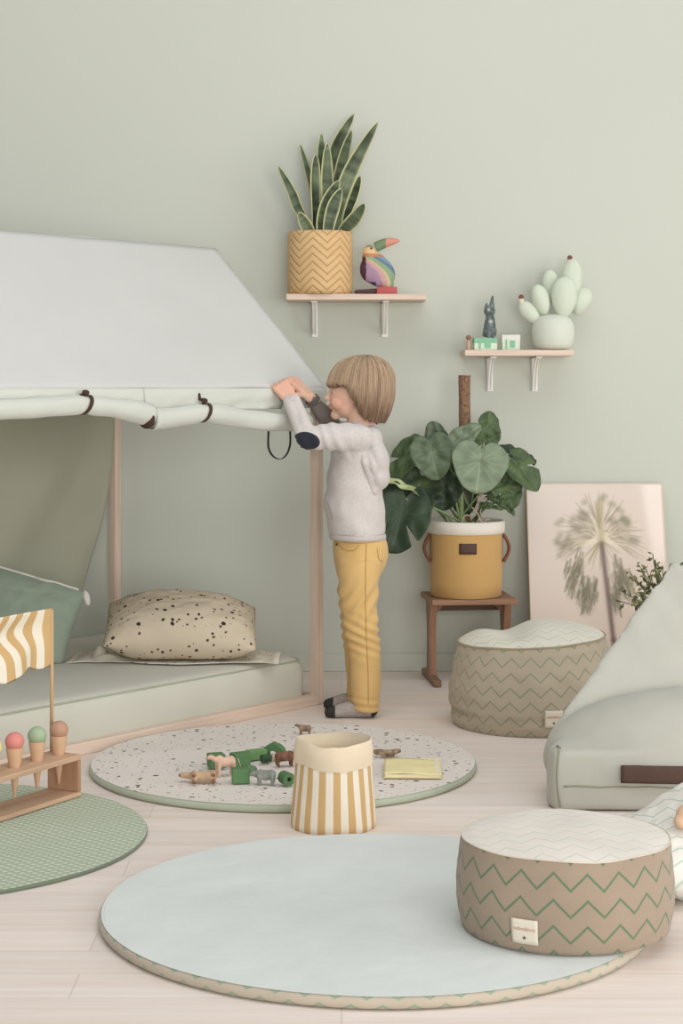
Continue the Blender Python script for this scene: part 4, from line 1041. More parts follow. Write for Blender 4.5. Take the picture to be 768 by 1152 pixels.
def flag(u, v):
    s = u * .33; z = .466 - .004 * u - v * (.142 + .012 * nz(u * 6, 3)) - .03 * u * min(1, v * 3)
    sc = abs(math.sin(u * 10.2)) ** .6 if v > .98 else 0
    z += .010 * sc * (v > .98) - .006 * math.sin(u * 16) * v
    kink = math.exp(-((v - .30) / .22) ** 2)
    y = .036 + kink * .030 * min(1, u * 3) + .012 * math.sin(u * 11) * min(1, u * 5) * v
    x = -.012 - s - kink * .018 * min(1, u * 2.5)
    return Vector((x, y, z))
fu = MB().grid(90, 40, flag, uvf=lambda u, v: (u * 6.6 + .74, v)); fu.build('flag', m_stripe, t, solid=.0015)
MI = Matrix.Translation(IC) @ Matrix.Rotation(IRZ, 4, 'Z')
m_cone = plain('pale_wooden_cone', (206, 170, 138), .6, .25, .06, 30)
for s, nm, c in cones:
    w = MI @ Vector((s, 0, 0))
    ct = thing('toy_ice_cream_cone', 'wooden toy ice cream cone with %s scoop standing in the wooden stand' % nm, 'toy', (w.x, w.y, w.z + .030), 0, 'toy ice cream cones in the stand')
    prf = [(.0012, 0), (.0026, .002), (.0204, .116), (.0206, .120), (.019, .1215)]
    MB().loft([[(r * math.cos(2 * PI * j / 32), r * math.sin(2 * PI * j / 32), z) for j in range(32)] for r, z in prf]).build('cone', m_cone, ct, auto=40)
    MB().ell((0, 0, .136), (.0232, .0232, .0225), sub=4).build('scoop', plain(nm + '_scoop_paint', c, .5, .3), ct)

# ================================================================== toys on the speckled mat
ZT = .0245
def M_(px, py): d = (CAMH - ZT) * FPX / (py - 433); return Vector(((px - 384) * d / FPX, d, ZT))
GG = 'green wooden blocks on the speckled mat'
m_gb = plain('green_painted_block', (88, 126, 82), .55, .3, .06, 40); m_gb2 = plain('light_green_block', (112, 150, 98), .55, .3, .06, 40); m_gbd = plain('dark_green_block', (52, 86, 56), .55)
def block(px, py, size, rz, mat, label, bev=.002):
    p = M_(px, py); o = MB().box((0, 0, size[2] / 2), size, bev=bev).build('toy_block', mat, smooth=False, loc=p); o.rotation_euler = (0, 0, rz); return tag(o, label, 'toy block', GG)
block(243, 863, (.042, .040, .036), .32, m_gb, 'green cube block at the left end, behind the tan toy cat')
block(270, 861, (.048, .034, .034), .5, m_gb, 'green block behind the pinkish toy animal, touching the pale green bar')
block(288, 854, (.055, .026, .026), .55, m_gb2, 'long pale green bar block in front of the arch block')
block(270.5, 880, (.044, .040, .036), .12, m_gb, 'green cube block nearest the viewer, beside the grey toy rhino')
def ring_block(px, py, ro, ri, depth, a0, a1, rz, mat, label, lay=False, nm='toy_block'):
    p = M_(px, py); mb = MB(); n_ = 28; rings = []
    for i in range(n_ + 1):
        a = a0 + (a1 - a0) * i / n_; c, s = math.cos(a), math.sin(a)
        rings.append([(ro * c, -depth / 2, ro * s), (ro * c, depth / 2, ro * s), (ri * c, depth / 2, ri * s), (ri * c, -depth / 2, ri * s)])
    full = abs(a1 - a0 - 2 * PI) < 1e-6
    mb.loft(rings, cap=(not full, not full)); zoff = ro if full else 0
    mb.v = [(x, y, z + zoff + .0005) for x, y, z in mb.v]
    o = mb.build(nm, mat, smooth=True, loc=p, auto=35); o.rotation_euler = (0, 0, rz); return tag(o, label, 'toy block', GG)
ring_block(308, 850, .033, .015, .030, 0, PI, -.25, m_gb, 'green arch-shaped block farthest back among the toys')
ring_block(322, 883, .0165, .006, .034, 0, 2 * PI, .5, m_gb, 'green round block with a hole beside the basket')
o = MB().tube([(-.013, 0, .0115), (.013, 0, .0115)], .0112, 24).build('toy_block', m_gbd, loc=M_(299, 858), auto=40); o.rotation_euler = (0, 0, .5); tag(o, 'short dark green roller block between the pale bar and brown bull', 'toy block', GG)
o = MB().ell((0, 0, .012), (.017, .014, .012), sub=3).build('toy_bush', plain('mottled_green', (96, 122, 88), .7, .2, .35, 90), loc=M_(282, 871)); tag(o, 'small mottled green toy bush behind the grey toy rhino', 'toy')

def quad(name, label, cat, px, py, rz, L, col1, col2, neck=(.30, .10), head=.085, body=(.30, .155), leg=(.30, .045), muzzle=.5, ears=.03, tail=.35, horns=0, side=0, hump=0, mane=0, dark=None):
    """toy quadruped facing +x, total body length L; side = turned over to lie on its flank"""
    mb = MB(); r = body[1] * L; bl = body[0] * L; lh = leg[0] * L; zb = lh + r * .7
    mb.ell((0, 0, zb), (bl * 1.15, r * .80, r)); mb.ell((bl * .62, 0, zb + r * .06 + hump * L), (r * 1.0, r * .85, r * 1.08)); mb.ell((-bl * .65, 0, zb + .02 * L), (r * .95, r * .86, r * 1.0))
    nb = Vector((bl * 1.0, 0, zb + r * .35)); ne = nb + Vector((neck[0] * L * .55, 0, neck[1] * L))
    mb.cap(nb - Vector((r * .3, 0, 0)), ne, r * .62, head * L * .85)
    mb.ell(ne + Vector((head * L * .3, 0, 0)), (head * L * 1.1, head * L * .85, head * L * .92))
    mz = ne + Vector((head * L * 1.2, 0, -head * L * .35)); mb.cap(ne, mz, head * L * .62, head * L * muzzle)
    if mane: mb.ell(ne - Vector((head * L * .3, 0, head * L * .3)), (head * L * 1.0, head * L * 1.35, head * L * 1.5))
    for s in (-1, 1):
        e0 = ne + Vector((-head * L * .2, s * head * L * .6, head * L * .6)); mb.cap(e0, e0 + Vector((-.01 * L, s * ears * L * .6, ears * L)), ears * L * .5, ears * L * .3)
        if horns: mb.cap(e0 + Vector((head * L * .4, 0, 0)), e0 + Vector((head * L * .6, s * horns * L, horns * L * .7)), .016 * L, .007 * L)
        for x, k_ in ((bl * .72, .02), (-bl * .78, -.03)):
            y = s * r * .52; lr = leg[1] * L
            top_ = Vector((x, y, zb - r * .1)); kn = Vector((x + (.02 if x > 0 else -.035) * L, y, lh * .52)); ft = Vector((x + k_ * L * .3, y, lr * .8))
            mb.cap(top_, kn, lr * 1.7, lr * 1.05); mb.cap(kn, ft, lr * 1.05, lr * .85); mb.ell((ft.x + lr * .35, y, lr * .62), (lr * 1.25, lr * .95, lr * .62), sub=2)
    if tail:
        t0 = Vector((-bl * 1.45, 0, zb + r * .4)); mb.tube([t0 + Vector((-.25 * tail * L * math.sin(i / 8 * 2), 0, -tail * L * i / 8)) for i in range(9)], [.022 * L * (1 - .4 * i / 8) for i in range(9)], 8)
    if horns == -1: pass
    ph = random.random() * 40
    def cf(p):
        m = nz(p.x * 70 + ph, p.y * 70, p.z * 70) * .6 + .5
        c = mixc(col1, col2, m)
        if dark and (p.z < lh * .22 or p.x > mz.x - .01 * L): c = dark
        return c
    me = organic(mb, L * .022, 3, colf=cf)
    if side: me.transform(Matrix.Rotation(side * PI / 2, 4, 'X'))
    zm = min(v.co.z for v in me.vertices); me.transform(Matrix.Translation((0, 0, -zm)))
    o = link(name, me, m_toyvc, loc=M_(px, py)); o.rotation_euler = (0, 0, rz); return tag(o, label, cat, 'toy animals on the speckled mat')
m_toyvc = vcol('toy_animal_paint', .6, .25)
quad('toy_lioness', 'tan toy lioness lying on its side, nearest the left of the toys', 'toy animal', 229, 884, PI + .1, .105, (178, 146, 116), (206, 178, 148), side=1, dark=(120, 88, 70), leg=(.26, .045), tail=.3)
quad('toy_camel', 'pinkish tan toy animal standing between the green blocks', 'toy animal', 253, 872, PI + .5, .085, (206, 168, 144), (222, 190, 168), hump=.05, neck=(.3, .14), leg=(.30, .05))
quad('toy_rhino', 'grey toy rhino lying beside the front green cube', 'toy animal', 299, 882.5, PI - .1, .066, (122, 128, 122), (158, 160, 154), body=(.32, .2), leg=(.22, .065), neck=(.26, -.02), head=.105, muzzle=.6, ears=.04, tail=.2)
quad('toy_bull', 'dark brown toy bull beside the basket rim', 'toy animal', 320, 862, .25, .070, (96, 66, 52), (150, 108, 84), body=(.32, .19), leg=(.24, .06), neck=(.26, .02), head=.10, horns=.09, tail=.25)
quad('toy_goat', 'small beige toy goat lying between the roller block and brown bull', 'toy animal', 308, 857, 2.6, .046, (200, 172, 146), (222, 200, 176), side=1, tail=.15)
quad('toy_boar', 'small brown toy boar at the far edge of the speckled mat', 'toy animal', 343, 826, PI - .2, .048, (120, 98, 80), (168, 146, 122), body=(.32, .2), leg=(.22, .06), head=.1, tail=.15)
# crocodile
p = M_(433, 851); mb = MB(); L = .088
mb.tube([(-.5 * L + i * L / 24, .06 * L * math.sin(i / 24 * 7), .0105 + .002 * math.sin(i / 3)) for i in range(25)], [L * (.025 + .085 * math.sin(min(1, i / 16) * PI * .62) * (1 if i < 17 else 1 - (i - 17) / 14)) for i in range(25)], 12)
for x in (-.08, .2):
    for s in (-1, 1): mb.cap((x * L, s * .05 * L, .008), (x * L + .03 * L, s * .17 * L, .0035), .0045, .0032)
for i in range(14): mb.ell((-.45 * L + i * .055 * L, .06 * L * math.sin((i * .055 + .05) * 7), .0155), (.003, .002, .0035), sub=1)
me = organic(mb, .0018, 2, colf=lambda q: mixc((112, 90, 70), (176, 152, 122), .5 + nz(q.x * 90, q.y * 90, q.z * 90)))
zm = min(v.co.z for v in me.vertices); me.transform(Matrix.Translation((0, 0, -zm)))
o = link('toy_crocodile', me, m_toyvc, loc=p); o.rotation_euler = (0, 0, .25); tag(o, 'brown toy crocodile lying behind the yellow book', 'toy animal', 'toy animals on the speckled mat')
# yellow booklet
p = M_(464, 867); t = thing('yellow_book', 'closed yellow picture book lying on the speckled mat', 'book', p, math.radians(-2))
m_yel = plain('yellow_cover', (244, 226, 174), .6, .25, .08, 14); m_pages = plain('book_pages', (236, 226, 196), .8)
w, d = .150, .185
MB().box((0, 0, .006), (w - .006, d - .006, .008), bev=.0005).build('pages', m_pages, t, smooth=False)
MB().grid(20, 10, lambda u, v: Vector(((u - .5) * w, (v - .5) * d, .0112 + .002 * math.sin(u * 5)))).build('front_cover', m_yel, t, solid=.0014)
MB().box((0, 0, .0011), (w, d, .0016), bev=.0004).build('back_cover', m_yel, t, smooth=False)
MB().box((0, d / 2, .0062), (w, .0022, .0115), bev=.0008).build('spine', m_yel, t, smooth=False)

# ================================================================== cushion at the right-hand edge with a toy on it
CX = Vector((.735, 3.66, .0012)); me = pillow(.17, .15, .075, 14, .40)
me.transform(Euler((math.radians(4), math.radians(-4), math.radians(20))).to_matrix().to_4x4()); zm = min(v.co.z for v in me.vertices)
for v in me.vertices: v.co.z -= zm
for v in me.vertices: v.co.z = v.co.z + (.05 * math.exp(-((v.co.x - .01) / .07) ** 2 - ((v.co.y - .05) / .07) ** 2) if v.co.z > .06 else 0)
ul = me.uv_layers.active
for lp in me.loops:
    q = me.vertices[lp.vertex_index].co; ul.data[lp.index].uv = (q.x / .062, (q.y + q.z) / .046)
o = link('zigzag_cushion', me, zigzag('pale_zigzag_quilt', (226, 222, 214), (176, 198, 178), .14), loc=CX); tag(o, 'puffy white cushion with faint green zigzags behind the front pouf', 'cushion')
cb = bvh_of(me); h = cb.ray_cast(Vector((-.028, -.095, .5)), Vector((0, 0, -1)))
tz = (h[0].z if h[0] else .12)
t = thing('stuffed_toy', 'rounded tan stuffed toy resting on the white zigzag cushion', 'toy', (CX.x - .028, CX.y - .095, tz + .004))
mb = MB(); mb.ell((0, 0, .026), (.034, .03, .026)); mb.ell((.038, .0, .034), (.026, .024, .026)); mb.ell((-.022, -.008, .016), (.018, .018, .015)); mb.ell((.05, .015, .058), (.009, .006, .011)); mb.ell((.05, -.015, .058), (.009, .006, .011))
place('body', organic(mb, .004, 4, colf=lambda p: mixc((214, 176, 144), (226, 190, 160), nz(p.x * 30, p.y * 30, p.z * 30) + .5)), vcol('tan_plush', .9, .1), t)
# ================================================================== the child
Y0 = 5.60
BOY = Vector((.045, Y0, 0))
def Bq(px, py, Y=Y0): return P(px, py, Y) - BOY
m_skin = None
def skinmat():
    k = N('child_skin'); a = k.n('ShaderNodeVertexColor', layer_name='Col'); k.l(a.outputs[0], k.b.inputs['Base Color'])
    k.b.inputs['Roughness'].default_value = .55; k.b.inputs['Specular IOR Level'].default_value = .3
    k.b.inputs['Subsurface Weight'].default_value = .12; k.b.inputs['Subsurface Radius'].default_value = (.01, .004, .002); k.b.inputs['Subsurface Scale'].default_value = .4
    return k.m
m_skin = skinmat()
boy = thing('person', 'child in grey hooded sweater and mustard trousers reaching up to the tent edge', 'person', BOY)

SKIN, ROSY = (226, 186, 162), (218, 158, 138)
mb = MB()
# head
HY = Y0 - .004
hc = Bq(405.5, 431, HY)
mb.ell(hc, (.083, .070, .083), (0, math.radians(-8), 0), 4)
mb.ell(Bq(389, 444, HY), (.052, .056, .064), (0, math.radians(6), 0), 4)
mb.ell(Bq(389, 456, HY), (.042, .048, .040), (0, math.radians(14), 0), 4)
mb.cap(Bq(380, 464, HY), Bq(377.5, 466.5, HY), .021, .0165)                      # chin
for s in (-1, 1):
    mb.ell(Bq(381, 453, HY + s * .030), (.026, .022, .024))                        # cheeks
    mb.cap(Bq(373.5, 436, HY + s * .012), Bq(378, 436.5, HY + s * .040), .0085, .007)  # brow
    ec = Bq(407, 447, HY + s * .067); mb.ell(ec, (.014, .008, .021), (0, math.radians(-12), 0)); mb.ell(ec + Vector((.004, s * .006, .002)), (.009, .004, .016))
mb.cap(Bq(372.5, 440, HY), Bq(367.0, 448.2, HY), .0072, .0072)                    # nose
for s in (-1, 1): mb.ell(Bq(369.5, 449.5, HY + s * .0065), (.0062, .0055, .0052))
mb.ell(Bq(370.8, 455.6, HY), (.0058, .0155, .0044)); mb.ell(Bq(371.9, 458.6, HY), (.0062, .0135, .0048))  # lips
mb.cap(Bq(404, 462, HY), Bq(406, 486, Y0), .040, .046)                            # neck
# trunk
def eloft(rows, n_=36):
    return [[(BOYp.x + hx * math.cos(2 * PI * j / n_), BOYp.y + hy * math.sin(2 * PI * j / n_), BOYp.z) for j in range(n_)] for BOYp, hx, hy in rows]
tor = [(479, 404, 12, .05), (484, 403, 17, .082), (492, 402, 22, .098), (510, 401, 25, .098), (535, 400, 26, .094), (565, 400, 27, .092), (590, 403, 27, .095), (612, 405, 28, .098), (632, 406, 26, .094), (645, 406, 20, .07)]
mb.loft(eloft([(Bq(cx, py), hx * .0028, hy) for py, cx, hx, hy in tor]))
NY, FY = -.066, .075                                                            # near / far leg offsets
mb.cap(Bq(406, 632, Y0 + NY * .8), Bq(406, 712, Y0 + NY), .056, .043); mb.cap(Bq(406, 712, Y0 + NY), Bq(412, 797, Y0 + NY), .041, .025)
mb.cap(Bq(405, 632, Y0 + FY * .8), Bq(403, 708, Y0 + FY), .056, .043); mb.cap(Bq(403, 708, Y0 + FY), Bq(404, 786, Y0 + FY), .041, .025)
def foot(heel, toe, rr_, k=0):
    h, t_ = Vector(heel), Vector(toe)
    h.z = rr_ * .95; t_.z = rr_ * .6; mid = h.lerp(t_, .55); mid.z = rr_ * .95
    return h, mid, t_
NF = foot(Bq(416, 800, Y0 + NY), Bq(371, 803, Y0 + NY - .004), .026); FF = foot(Bq(407, 790, Y0 + FY), Bq(369.5, 795, Y0 + FY + .002), .026)
for h, m, t_ in (NF, FF):
    mb.cap(h, m, .023, .022); mb.cap(m, t_, .022, .0145)
# arms
NSH, NEL, NWR = Bq(403, 493, 5.505), Bq(345, 492, 5.468), Bq(327, 449, 5.535)
FSH, FEL, FWR = Bq(398, 491, 5.692), Bq(378, 484, 5.70), Bq(349, 447, 5.645)
for a, e, w in ((NSH, NEL, NWR), (FSH, FEL, FWR)): mb.cap(a, e, .036, .028); mb.cap(e, w, .028, .0175)
def hand(w, kn, nrm, thumb, curls, mb):
    d = (kn - w); L = d.length; d = d / L; nr = Vector(nrm); nr = (nr - d * nr.dot(d)).normalized(); s = d.cross(nr)
    for q in range(4):                                                          # palm
        o = s * (q - 1.5) * .0132
        mb.cap(w + o * .55, kn + o, .0125, .0092)
    lens = (.84, 1.0, .94, .74)
    for q in range(4):
        qq = q if thumb > 0 else 3 - q
        p = kn + s * (q - 1.5) * .0142; ang = 0; r = .0067
        for ph, (l, c) in enumerate(zip((.023, .0165, .0125), curls)):
            ang += math.radians(c + 5 * (q - 1.5)); dd = (d * math.cos(ang) - nr * math.sin(ang) + s * (q - 1.5) * .09).normalized()
            e = p + dd * l * lens[3 - q if thumb > 0 else q]; mb.cap(p, e, r, r * .9, 10, 3); p, r = e, r * .9
    tb = w.lerp(kn, .35) + s * thumb * .019 - nr * .004; dd = (d * .75 + s * thumb * .45 - nr * .55).normalized()
    mb.cap(w.lerp(kn, .15) + s * thumb * .008, tb, .011, .0092); e = tb + dd * .021; mb.cap(tb, e, .0088, .0078); d2 = (dd * .7 - s * thumb * .35 - nr * .35 + d * .25).normalized(); mb.cap(e, e + d2 * .017, .0076, .0064)
    return d, nr, s
hand(NWR, Bq(315.5, 433.5, 5.556), (-.05, -.92, .42), 1 if True else -1, (38, 48, 28), mb)
hand(FWR, Bq(332, 430, 5.640), (-.15, -.35, .95), -1, (22, 36, 24), mb)
EYE = [Bq(376.2, 441.5, HY + s * .0285) for s in (-1, 1)]
LIPZ = Bq(0, 457, HY).z
def skinc(p):
    c = SKIN
    for s in (-1, 1):
        d = (p - Bq(381, 453, HY + s * .045)).length; c = mixc(c, ROSY, .75 * math.exp(-(d / .024) ** 2))
    if abs(p.z - LIPZ) < .0085 and p.x < Bq(374, 0, HY).x and abs(p.y - (HY - Y0)) < .019: c = mixc(c, (204, 136, 122), .65)
    if p.z > .2 and p.x < Bq(338, 0).x and p.z > Bq(0, 452).z: c = mixc(c, (222, 166, 144), .5)
    for s, e in zip((-1, 1), EYE):
        if (p - (e + Vector((-.001, 0, .0165)))).length < .010: c = mixc(c, (168, 130, 100), .7)
    return c
body = organic(mb, .0024, 3, .5, colf=skinc)
zm = min(v.co.z for v in body.vertices)
for v in body.vertices: v.co.z = max(v.co.z, .0035)
link('body', body, m_skin, boy)
bodyb = bvh_of(body)
for s, e in zip((-1, 1), EYE):
    h = bodyb.ray_cast(e + Vector((-.036, s * .005, 0)), Vector((1, -s * .1, 0)))
    c = (h[0] if h[0] else e) + Vector((.0060, 0, -.001)); m2 = MB(); look = Vector((-1, s * .18, -.05)).normalized()
    b = bmesh.new(); bmesh.ops.create_icosphere(b, subdivisions=4, radius=.0075); vs = [v.co.copy() for v in b.verts]
    cols = [(58, 44, 36) if v.normalized().dot(look) > .93 else ((112, 92, 76) if v.normalized().dot(look) > .72 else (206, 190, 178)) for v in vs]
    m2.add([v + c for v in vs], [[q.index for q in f.verts] for f in b.faces], None, cols); b.free()
    m2.build('eye', vcol('eye_glaze', .2, .5), boy)

# ---------------- hair: bowl cut, streaked blond
HCX, HCZ = 405.5, 430
hcx = Bq(HCX, HCZ, HY)
def hbot(a):                                   # a: 0 = front (-x), pi = back; lower edge in pixels
    a = abs(a); K = ((0, 434), (.45, 434.5), (.62, 436), (.85, 432), (1.10, 436), (1.22, 445), (1.36, 456), (1.5, 465), (1.7, 470), (2.0, 474), (2.5, 475), (PI, 474))
    for (a0, v0), (a1, v1) in zip(K, K[1:]):
        if a <= a1: return v0 + (v1 - v0) * (a - a0) / (a1 - a0)
    return 474
def hsurf(a, s, off=0, jit=0):
    ca, sa = math.cos(a), math.sin(a)
    rx = (.1035 if ca > 0 else .1045) ; ry = .088; rz_ = .0855
    zb = (HCZ - hbot(a) + jit) * .0028
    if s < .55:
        th = s / .55 * PI / 2; z = rz_ * math.cos(th); h = math.sin(th) ** .92
    else:
        q = (s - .55) / .45; z = zb * q; h = 1 + .03 * math.sin(q * PI) - (.26 if abs(a) > 1.3 else .10) * q * q * (1 if zb < -.05 else .6)
    cr = .012 * (1 - min(1, s * 1.6))           # crown sits slightly to the back
    k_ = 1 + off / .1
    return hcx + Vector((-ca * rx * h * k_ + cr, -sa * ry * h * k_, (z + (off if s < .3 else 0))))
A_, S_ = 260, 30
def hcol(a, s, sd=0):
    v = .5 + .40 * nz(a * 5 + sd * .3, s * .9, 2) + .32 * nz(a * 30 + sd, s * 1.6, 7) + .28 * nz(a * 75, s * 2.2, 1) + .22 * (.55 - s)
    c = mixc((120, 95, 76), (212, 186, 154), v * .95 + .05)
    return mixc(c, (112, 84, 68), max(0, (s - .6)) * 1.3)
mb = MB(); vs, cs = [], []
for layer, off in ((0, 0), (1, -.011)):
    for i in range(S_ + 1):
        s = max(.004, i / S_)
        for j in range(A_):
            a = -PI + 2 * PI * j / A_
            r = .0016 * nz(a * 16, s * 1.2, 3) * min(1, s * 3) + .0046 * nz(a * 4, s, 9) * min(1, s * 3) + (.0014 * nz(a * 48, s * 2) if s > .15 else 0)
            jit = 3.6 * nz(a * 10, 4) + 2.4 * nz(a * 28, 8) + 2 * nz(a * 60, 1)
            vs.append(hsurf(a, s, off + r, jit)); cs.append(hcol(a, s))
NL = (S_ + 1) * A_
fs = []
for l in (0, 1):
    for i in range(S_):
        for j in range(A_):
            k2 = (j + 1) % A_; q = (l * NL + i * A_ + j, l * NL + i * A_ + k2, l * NL + (i + 1) * A_ + k2, l * NL + (i + 1) * A_ + j)
            fs.append(q if l == 0 else q[::-1])
for j in range(A_):
    k2 = (j + 1) % A_; fs.append((S_ * A_ + j, S_ * A_ + k2, NL + S_ * A_ + k2, NL + S_ * A_ + j))
mb.add(vs, fs, None, cs)
rh = random.Random(21)
for i in range(800):                            # locks over the cap
    a = rh.uniform(-PI, PI); s0 = rh.uniform(.02, .5); s1 = rh.uniform(.93, 1.06); da = rh.uniform(-.10, .10); j_ = rh.uniform(-3, 2)
    pts, rad, cc = [], [], []
    sd = rh.uniform(0, 9); base_r = rh.uniform(.0008, .0019)
    for q in range(13):
        u = q / 12; s = s0 + (s1 - s0) * u; aa = a + da * u * u
        p = hsurf(aa, min(s, 1.0), .0012 + .0012 * math.sin(u * PI) + .0046 * nz(aa * 4, s, 9) * min(1, s * 3), j_); 
        if s > 1: p.z -= (s - 1) * .06
        pts.append(p); rad.append(base_r * (.35 + .65 * math.sin(PI * min(1, .15 + u * .8))) * (1 - .75 * max(0, u - .7) / .3)); cc.append(hcol(aa + sd, s, sd))
    mb.tube(pts, rad, 6, col=cc)
m_hair = vcol('blond_hair', .5, .3)
mb.build('hair', m_hair, boy)

# ---------------- sweater
mb = MB()
sw = [(476.5, 405, 11.5, .044), (480, 404, 16, .064), (485, 403, 20.5, .088), (491, 402, 24, .106), (503, 401, 28, .110), (520, 400.5, 30, .109), (540, 398.5, 31, .107), (560, 397.5, 33, .108), (578, 398.5, 34, .110), (592, 401, 33, .111), (600, 402, 31.5, .111), (604.5, 402.5, 28, .104)]
mb.loft(eloft([(Bq(cx, py), hx * .0028, hy) for py, cx, hx, hy in sw], 44))
NM = Bq(372, 491, 5.485)
mb.cap(Bq(404, 493, 5.51), NM, .0455, .0445); mb.cap(NM, NEL + Vector((0, 0, -.002)), .0445, .036); mb.cap(NEL, NEL.lerp(NWR, .55), .0355, .030); mb.cap(NEL.lerp(NWR, .5), NEL.lerp(NWR, .93), .030, .0255)
mb.cap(Bq(400, 492, 5.688), FEL, .044, .035); mb.cap(FEL, FEL.lerp(FWR, .55), .034, .0275); mb.cap(FEL.lerp(FWR, .5), FEL.lerp(FWR, .92), .0275, .0225)
def swdisp(p, n):
    d = .0035 * nz(p.x * 16 + p.z * 9, p.y * 8, p.z * 14 - p.x * 8) + .0018 * nz(p.x * 34, p.y * 30, p.z * 30)
    if p.z > Bq(0, 515).z and p.x < Bq(396, 0).x:       # folds across the sleeves
        d += .0034 * math.sin(p.x * 150 + p.z * 60 + 4 * nz(p.x * 9, p.z * 9)) * (.4 + .6 * abs(nz(p.x * 12, p.y * 12, p.z * 12 + 3)) * 2)
    elif p.z < Bq(0, 540).z: d += .003 * math.sin((p.z * 55 + p.x * 45) + 3 * nz(p.x * 8, p.z * 8, 6)) * .6
    return d
SLV, SLV_SHADE = (206, 198, 194), (112, 104, 98)  # second tone: shade on the far sleeve, painted into the jersey
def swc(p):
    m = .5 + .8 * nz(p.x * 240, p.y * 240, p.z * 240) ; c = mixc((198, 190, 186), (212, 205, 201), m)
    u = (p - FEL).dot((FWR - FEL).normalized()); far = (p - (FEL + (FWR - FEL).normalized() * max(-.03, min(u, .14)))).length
    if far < .048 and p.y > .012 and p.x < FEL.x + .012: return mixc(SLV_SHADE, (132, 124, 118), m)
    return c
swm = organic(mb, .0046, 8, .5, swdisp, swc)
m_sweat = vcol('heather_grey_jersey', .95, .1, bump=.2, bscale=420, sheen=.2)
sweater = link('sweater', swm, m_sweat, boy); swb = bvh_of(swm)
# rib hem, cuffs
hemr = eloft([(Bq(402, 600), 31.8 * .0028, .112), (Bq(402, 603), 32.4 * .0028, .1135), (Bq(402.5, 606), 31.8 * .0028, .112), (Bq(402.5, 606.5), 29 * .0028, .104)], 44)
MB().loft(hemr, cap=(False, False)).build('hem_band', fabric('grey_rib', (200, 192, 188), weave=700), sweater)
for a, b_, r, c in ((NEL, NWR, .0262, (202, 194, 190)), (FEL, FWR, .0232, (106, 98, 92))):  # far cuff darkened to match the sleeve's painted shade
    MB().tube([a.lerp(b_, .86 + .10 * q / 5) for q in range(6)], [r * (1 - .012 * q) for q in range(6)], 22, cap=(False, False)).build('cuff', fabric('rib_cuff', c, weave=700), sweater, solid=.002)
# elbow patch on the near sleeve
pc = Bq(344.8, 496, 5.43); nA, nR = 44, 8; vs = []
for k_ in range(nR + 1):
    for j in range(nA):
        a = 2 * PI * j / nA; f = k_ / nR; r = Vector((.0405 * f * math.cos(a), 0, .0265 * f * math.sin(a))); tl = math.radians(-11)
        x = r.x * math.cos(tl) - r.z * math.sin(tl) ; z = r.x * math.sin(tl) + r.z * math.cos(tl)
        h = swb.ray_cast(Vector((pc.x + x, -.5, pc.z + z)), Vector((0, 1, 0)))
        q = h[0] + h[1] * (.0030 if k_ < nR else .0012) if h[0] and h[0].y < .0 else swb.find_nearest(Vector((pc.x + x, pc.y, pc.z + z)))[0] + Vector((0, -.002, 0))
        vs.append(q)
MB().add(vs, [(k_ * nA + j, k_ * nA + (j + 1) % nA, (k_ + 1) * nA + (j + 1) % nA, (k_ + 1) * nA + j) for k_ in range(nR) for j in range(nA)]).build('elbow_patch', fabric('navy_suede', (48, 50, 58), rough=.95), sweater)
# hood lying on the back
mb = MB()
mb.ell(Bq(424, 514, Y0 - .006), (.036, .112, .076), (0, math.radians(-14), 0), 4)
mb.ell(Bq(425, 536, Y0 - .006), (.038, .100, .050), (0, math.radians(14), 0), 4)
mb.ell(Bq(418, 520, Y0 - .012), (.026, .108, .072), (0, math.radians(-16), 0), 4); mb.ell(Bq(417, 492, Y0), (.036, .100, .044), (0, math.radians(-34), 0), 4)
rows = [(Bq(405 + 8 * 0 - 9 * math.cos(a), 480 + 5 * math.cos(a) * -1, Y0 - .052 * math.sin(a))) for a in [2 * PI * q / 28 for q in range(28)]]
for q in range(28): mb.cap(rows[q], rows[(q + 1) % 28], .0125, .0125, 10, 3)
mb.cap(Bq(403, 480, Y0 - .070), Bq(410, 520, Y0 - .105), .012, .013); mb.cap(Bq(410, 520, Y0 - .105), Bq(421, 552, Y0 - .075), .013, .014)
mb.cap(Bq(403, 480, Y0 + .070), Bq(410, 520, Y0 + .105), .012, .013); mb.cap(Bq(410, 520, Y0 + .105), Bq(421, 552, Y0 + .075), .013, .014)
hm = organic(mb, .0046, 5, .5, lambda p, n: .0028 * nz(p.x * 20, p.y * 14, p.z * 16) + .002 * math.sin(p.z * 80 + p.x * 60) * .5, lambda p: mixc((198, 190, 187), (212, 205, 202), .5 + .8 * nz(p.x * 240, p.y * 240, p.z * 240)))
link('hood', hm, m_sweat, sweater)
# kangaroo pocket edge
pts = []
for q in range(12):
    x, z = Bq(364.5 + 5 * math.sin(q / 11 * 1.4), 566 + q * 1.4).x, Bq(0, 564 + q * 1.6).z; h = swb.ray_cast(Vector((x + .012, -.5, z)), Vector((0, 1, 0)))
    if h[0]: pts.append(h[0] + h[1] * .001)
if len(pts) > 2: MB().tube(pts, .0016, 6).build('pocket_edge', fabric('grey_seam', (150, 142, 138)), sweater)

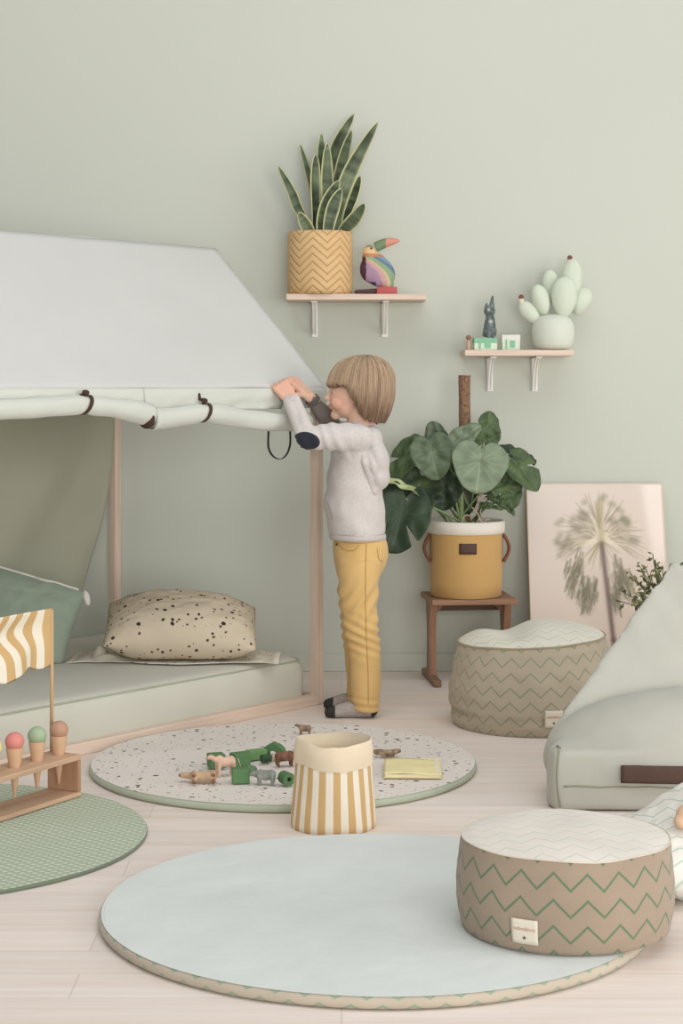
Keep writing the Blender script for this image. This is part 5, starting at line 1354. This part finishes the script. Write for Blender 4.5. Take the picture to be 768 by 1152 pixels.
# ---------------- trousers
mb = MB()
tr = [(597, 404, 27, .100), (603, 404, 28.6, .104), (612, 405, 30.5, .106), (624, 405.5, 31, .107), (636, 405, 29, .104), (648, 404, 25, .094), (656, 404, 20, .07)]
mb.loft(eloft([(Bq(cx, py), hx * .0028, hy) for py, cx, hx, hy in tr], 40))
near = [(630, 405, 24, .058), (645, 404, 23.5, .062), (665, 403, 22, .062), (690, 404.5, 20, .058), (708, 406, 19, .055), (722, 408.5, 18, .052), (740, 410.5, 17.3, .050), (765, 411.5, 17, .049), (785, 411, 16.4, .048), (798, 411.5, 15.6, .047), (800, 411.5, 14.5, .044)]
far = [(630, 404, 23, .056), (665, 401.5, 21.5, .058), (690, 402.5, 20, .056), (710, 403, 18.5, .053), (740, 405, 17, .049), (765, 406, 16.5, .048), (785, 405, 15.5, .046), (789, 405, 14, .043)]
mb.loft(eloft([(Bq(cx, py, Y0 + NY), hx * .0028, hy) for py, cx, hx, hy in near], 36)); mb.loft(eloft([(Bq(cx, py, Y0 + FY), hx * .00282, hy) for py, cx, hx, hy in far], 36))
kz = Bq(0, 712).z
def trdisp(p, n):
    d = .003 * nz(p.x * 14 + p.z * 10, p.y * 10, p.z * 12)
    kn = math.exp(-((p.z - kz) / .055) ** 2); up = math.exp(-((p.z - Bq(0, 675).z) / .06) ** 2); an = math.exp(-((p.z - Bq(0, 788).z) / .03) ** 2)
    d += kn * .0042 * math.sin(p.z * 210 + p.x * 90 + 3 * nz(p.x * 10, p.z * 10)) + up * .004 * math.sin(p.z * 95 - p.x * 130 + 4 * nz(p.x * 9, p.z * 9, 2)) + an * .0028 * math.sin(p.z * 260 + p.x * 30)
    return d
trm = organic(mb, .0046, 6, .5, trdisp)
m_must = fabric('mustard_twill', (218, 181, 120), .06, 10, weave=800, wr=.3, wscale=22, bump=.3)
tro = link('trousers', trm, m_must, boy); trb = bvh_of(trm)
m_mseam = fabric('dark_mustard_seam', (190, 148, 88))
def ontr(px, py, off=.0012):
    q = Bq(px, py, 5.5); h = trb.ray_cast(Vector((q.x, -.5, q.z)), Vector((0, 1, 0))); return (h[0] + h[1] * off) if h[0] else None
for L in ([(379, 611), (384, 617), (391, 620), (399, 619), (405, 612)], [(412, 612), (411, 640), (411, 680), (412, 720), (414, 760), (414, 796)], [(376, 609), (392, 611), (410, 611), (430, 609)], [(424, 618), (426, 630), (431, 634)]):
    pts = [q for q in (ontr(p.x, p.y) for p in [Vector((a[0], a[1], 0)) for a in L for _ in (0,)]) if q]
    fine = []
    for a, b_ in zip(L, L[1:]):
        for q in range(8):
            w = ontr(a[0] + (b_[0] - a[0]) * q / 8, a[1] + (b_[1] - a[1]) * q / 8)
            if w: fine.append(w)
    if len(fine) > 3: MB().tube(fine, .0011, 6).build('seam', m_mseam, tro)
q = ontr(379, 614, .001)
if q: MB().ell(q, (.004, .003, .004), sub=2).build('rivet', plain('dark_metal_rivet', (70, 58, 48), .4), tro)

# ---------------- socks
for nm, (h, m, t_), lx in (('near', NF, Bq(411.5, 785, Y0 + NY)), ('far', FF, Bq(405, 775, Y0 + FY))):
    mb = MB(); mb.cap(h, m, .0262, .0252); mb.cap(m, t_, .0252, .0178); mb.ell(m.lerp(t_, .6) + Vector((0, 0, -.003)), (.034, .0275, .0165)); mb.cap(h + Vector((.0, 0, .01)), lx, .0265, .028)
    def sc_(p, h=h, t_=t_): 
        if p.x < t_.x + .016: return (62, 60, 58)
        if p.x > h.x + .004 and p.z < .042: return (64, 62, 60)
        return mixc((160, 152, 146), (178, 170, 164), .5 + nz(p.x * 200, p.y * 200, p.z * 200))
    me = organic(mb, .0036, 5, colf=sc_)
    for v in me.vertices: v.co.z = max(v.co.z, .0012)
    link('sock', me, vcol('grey_knit_sock', .95, .1, bump=.15, bscale=300), boy)
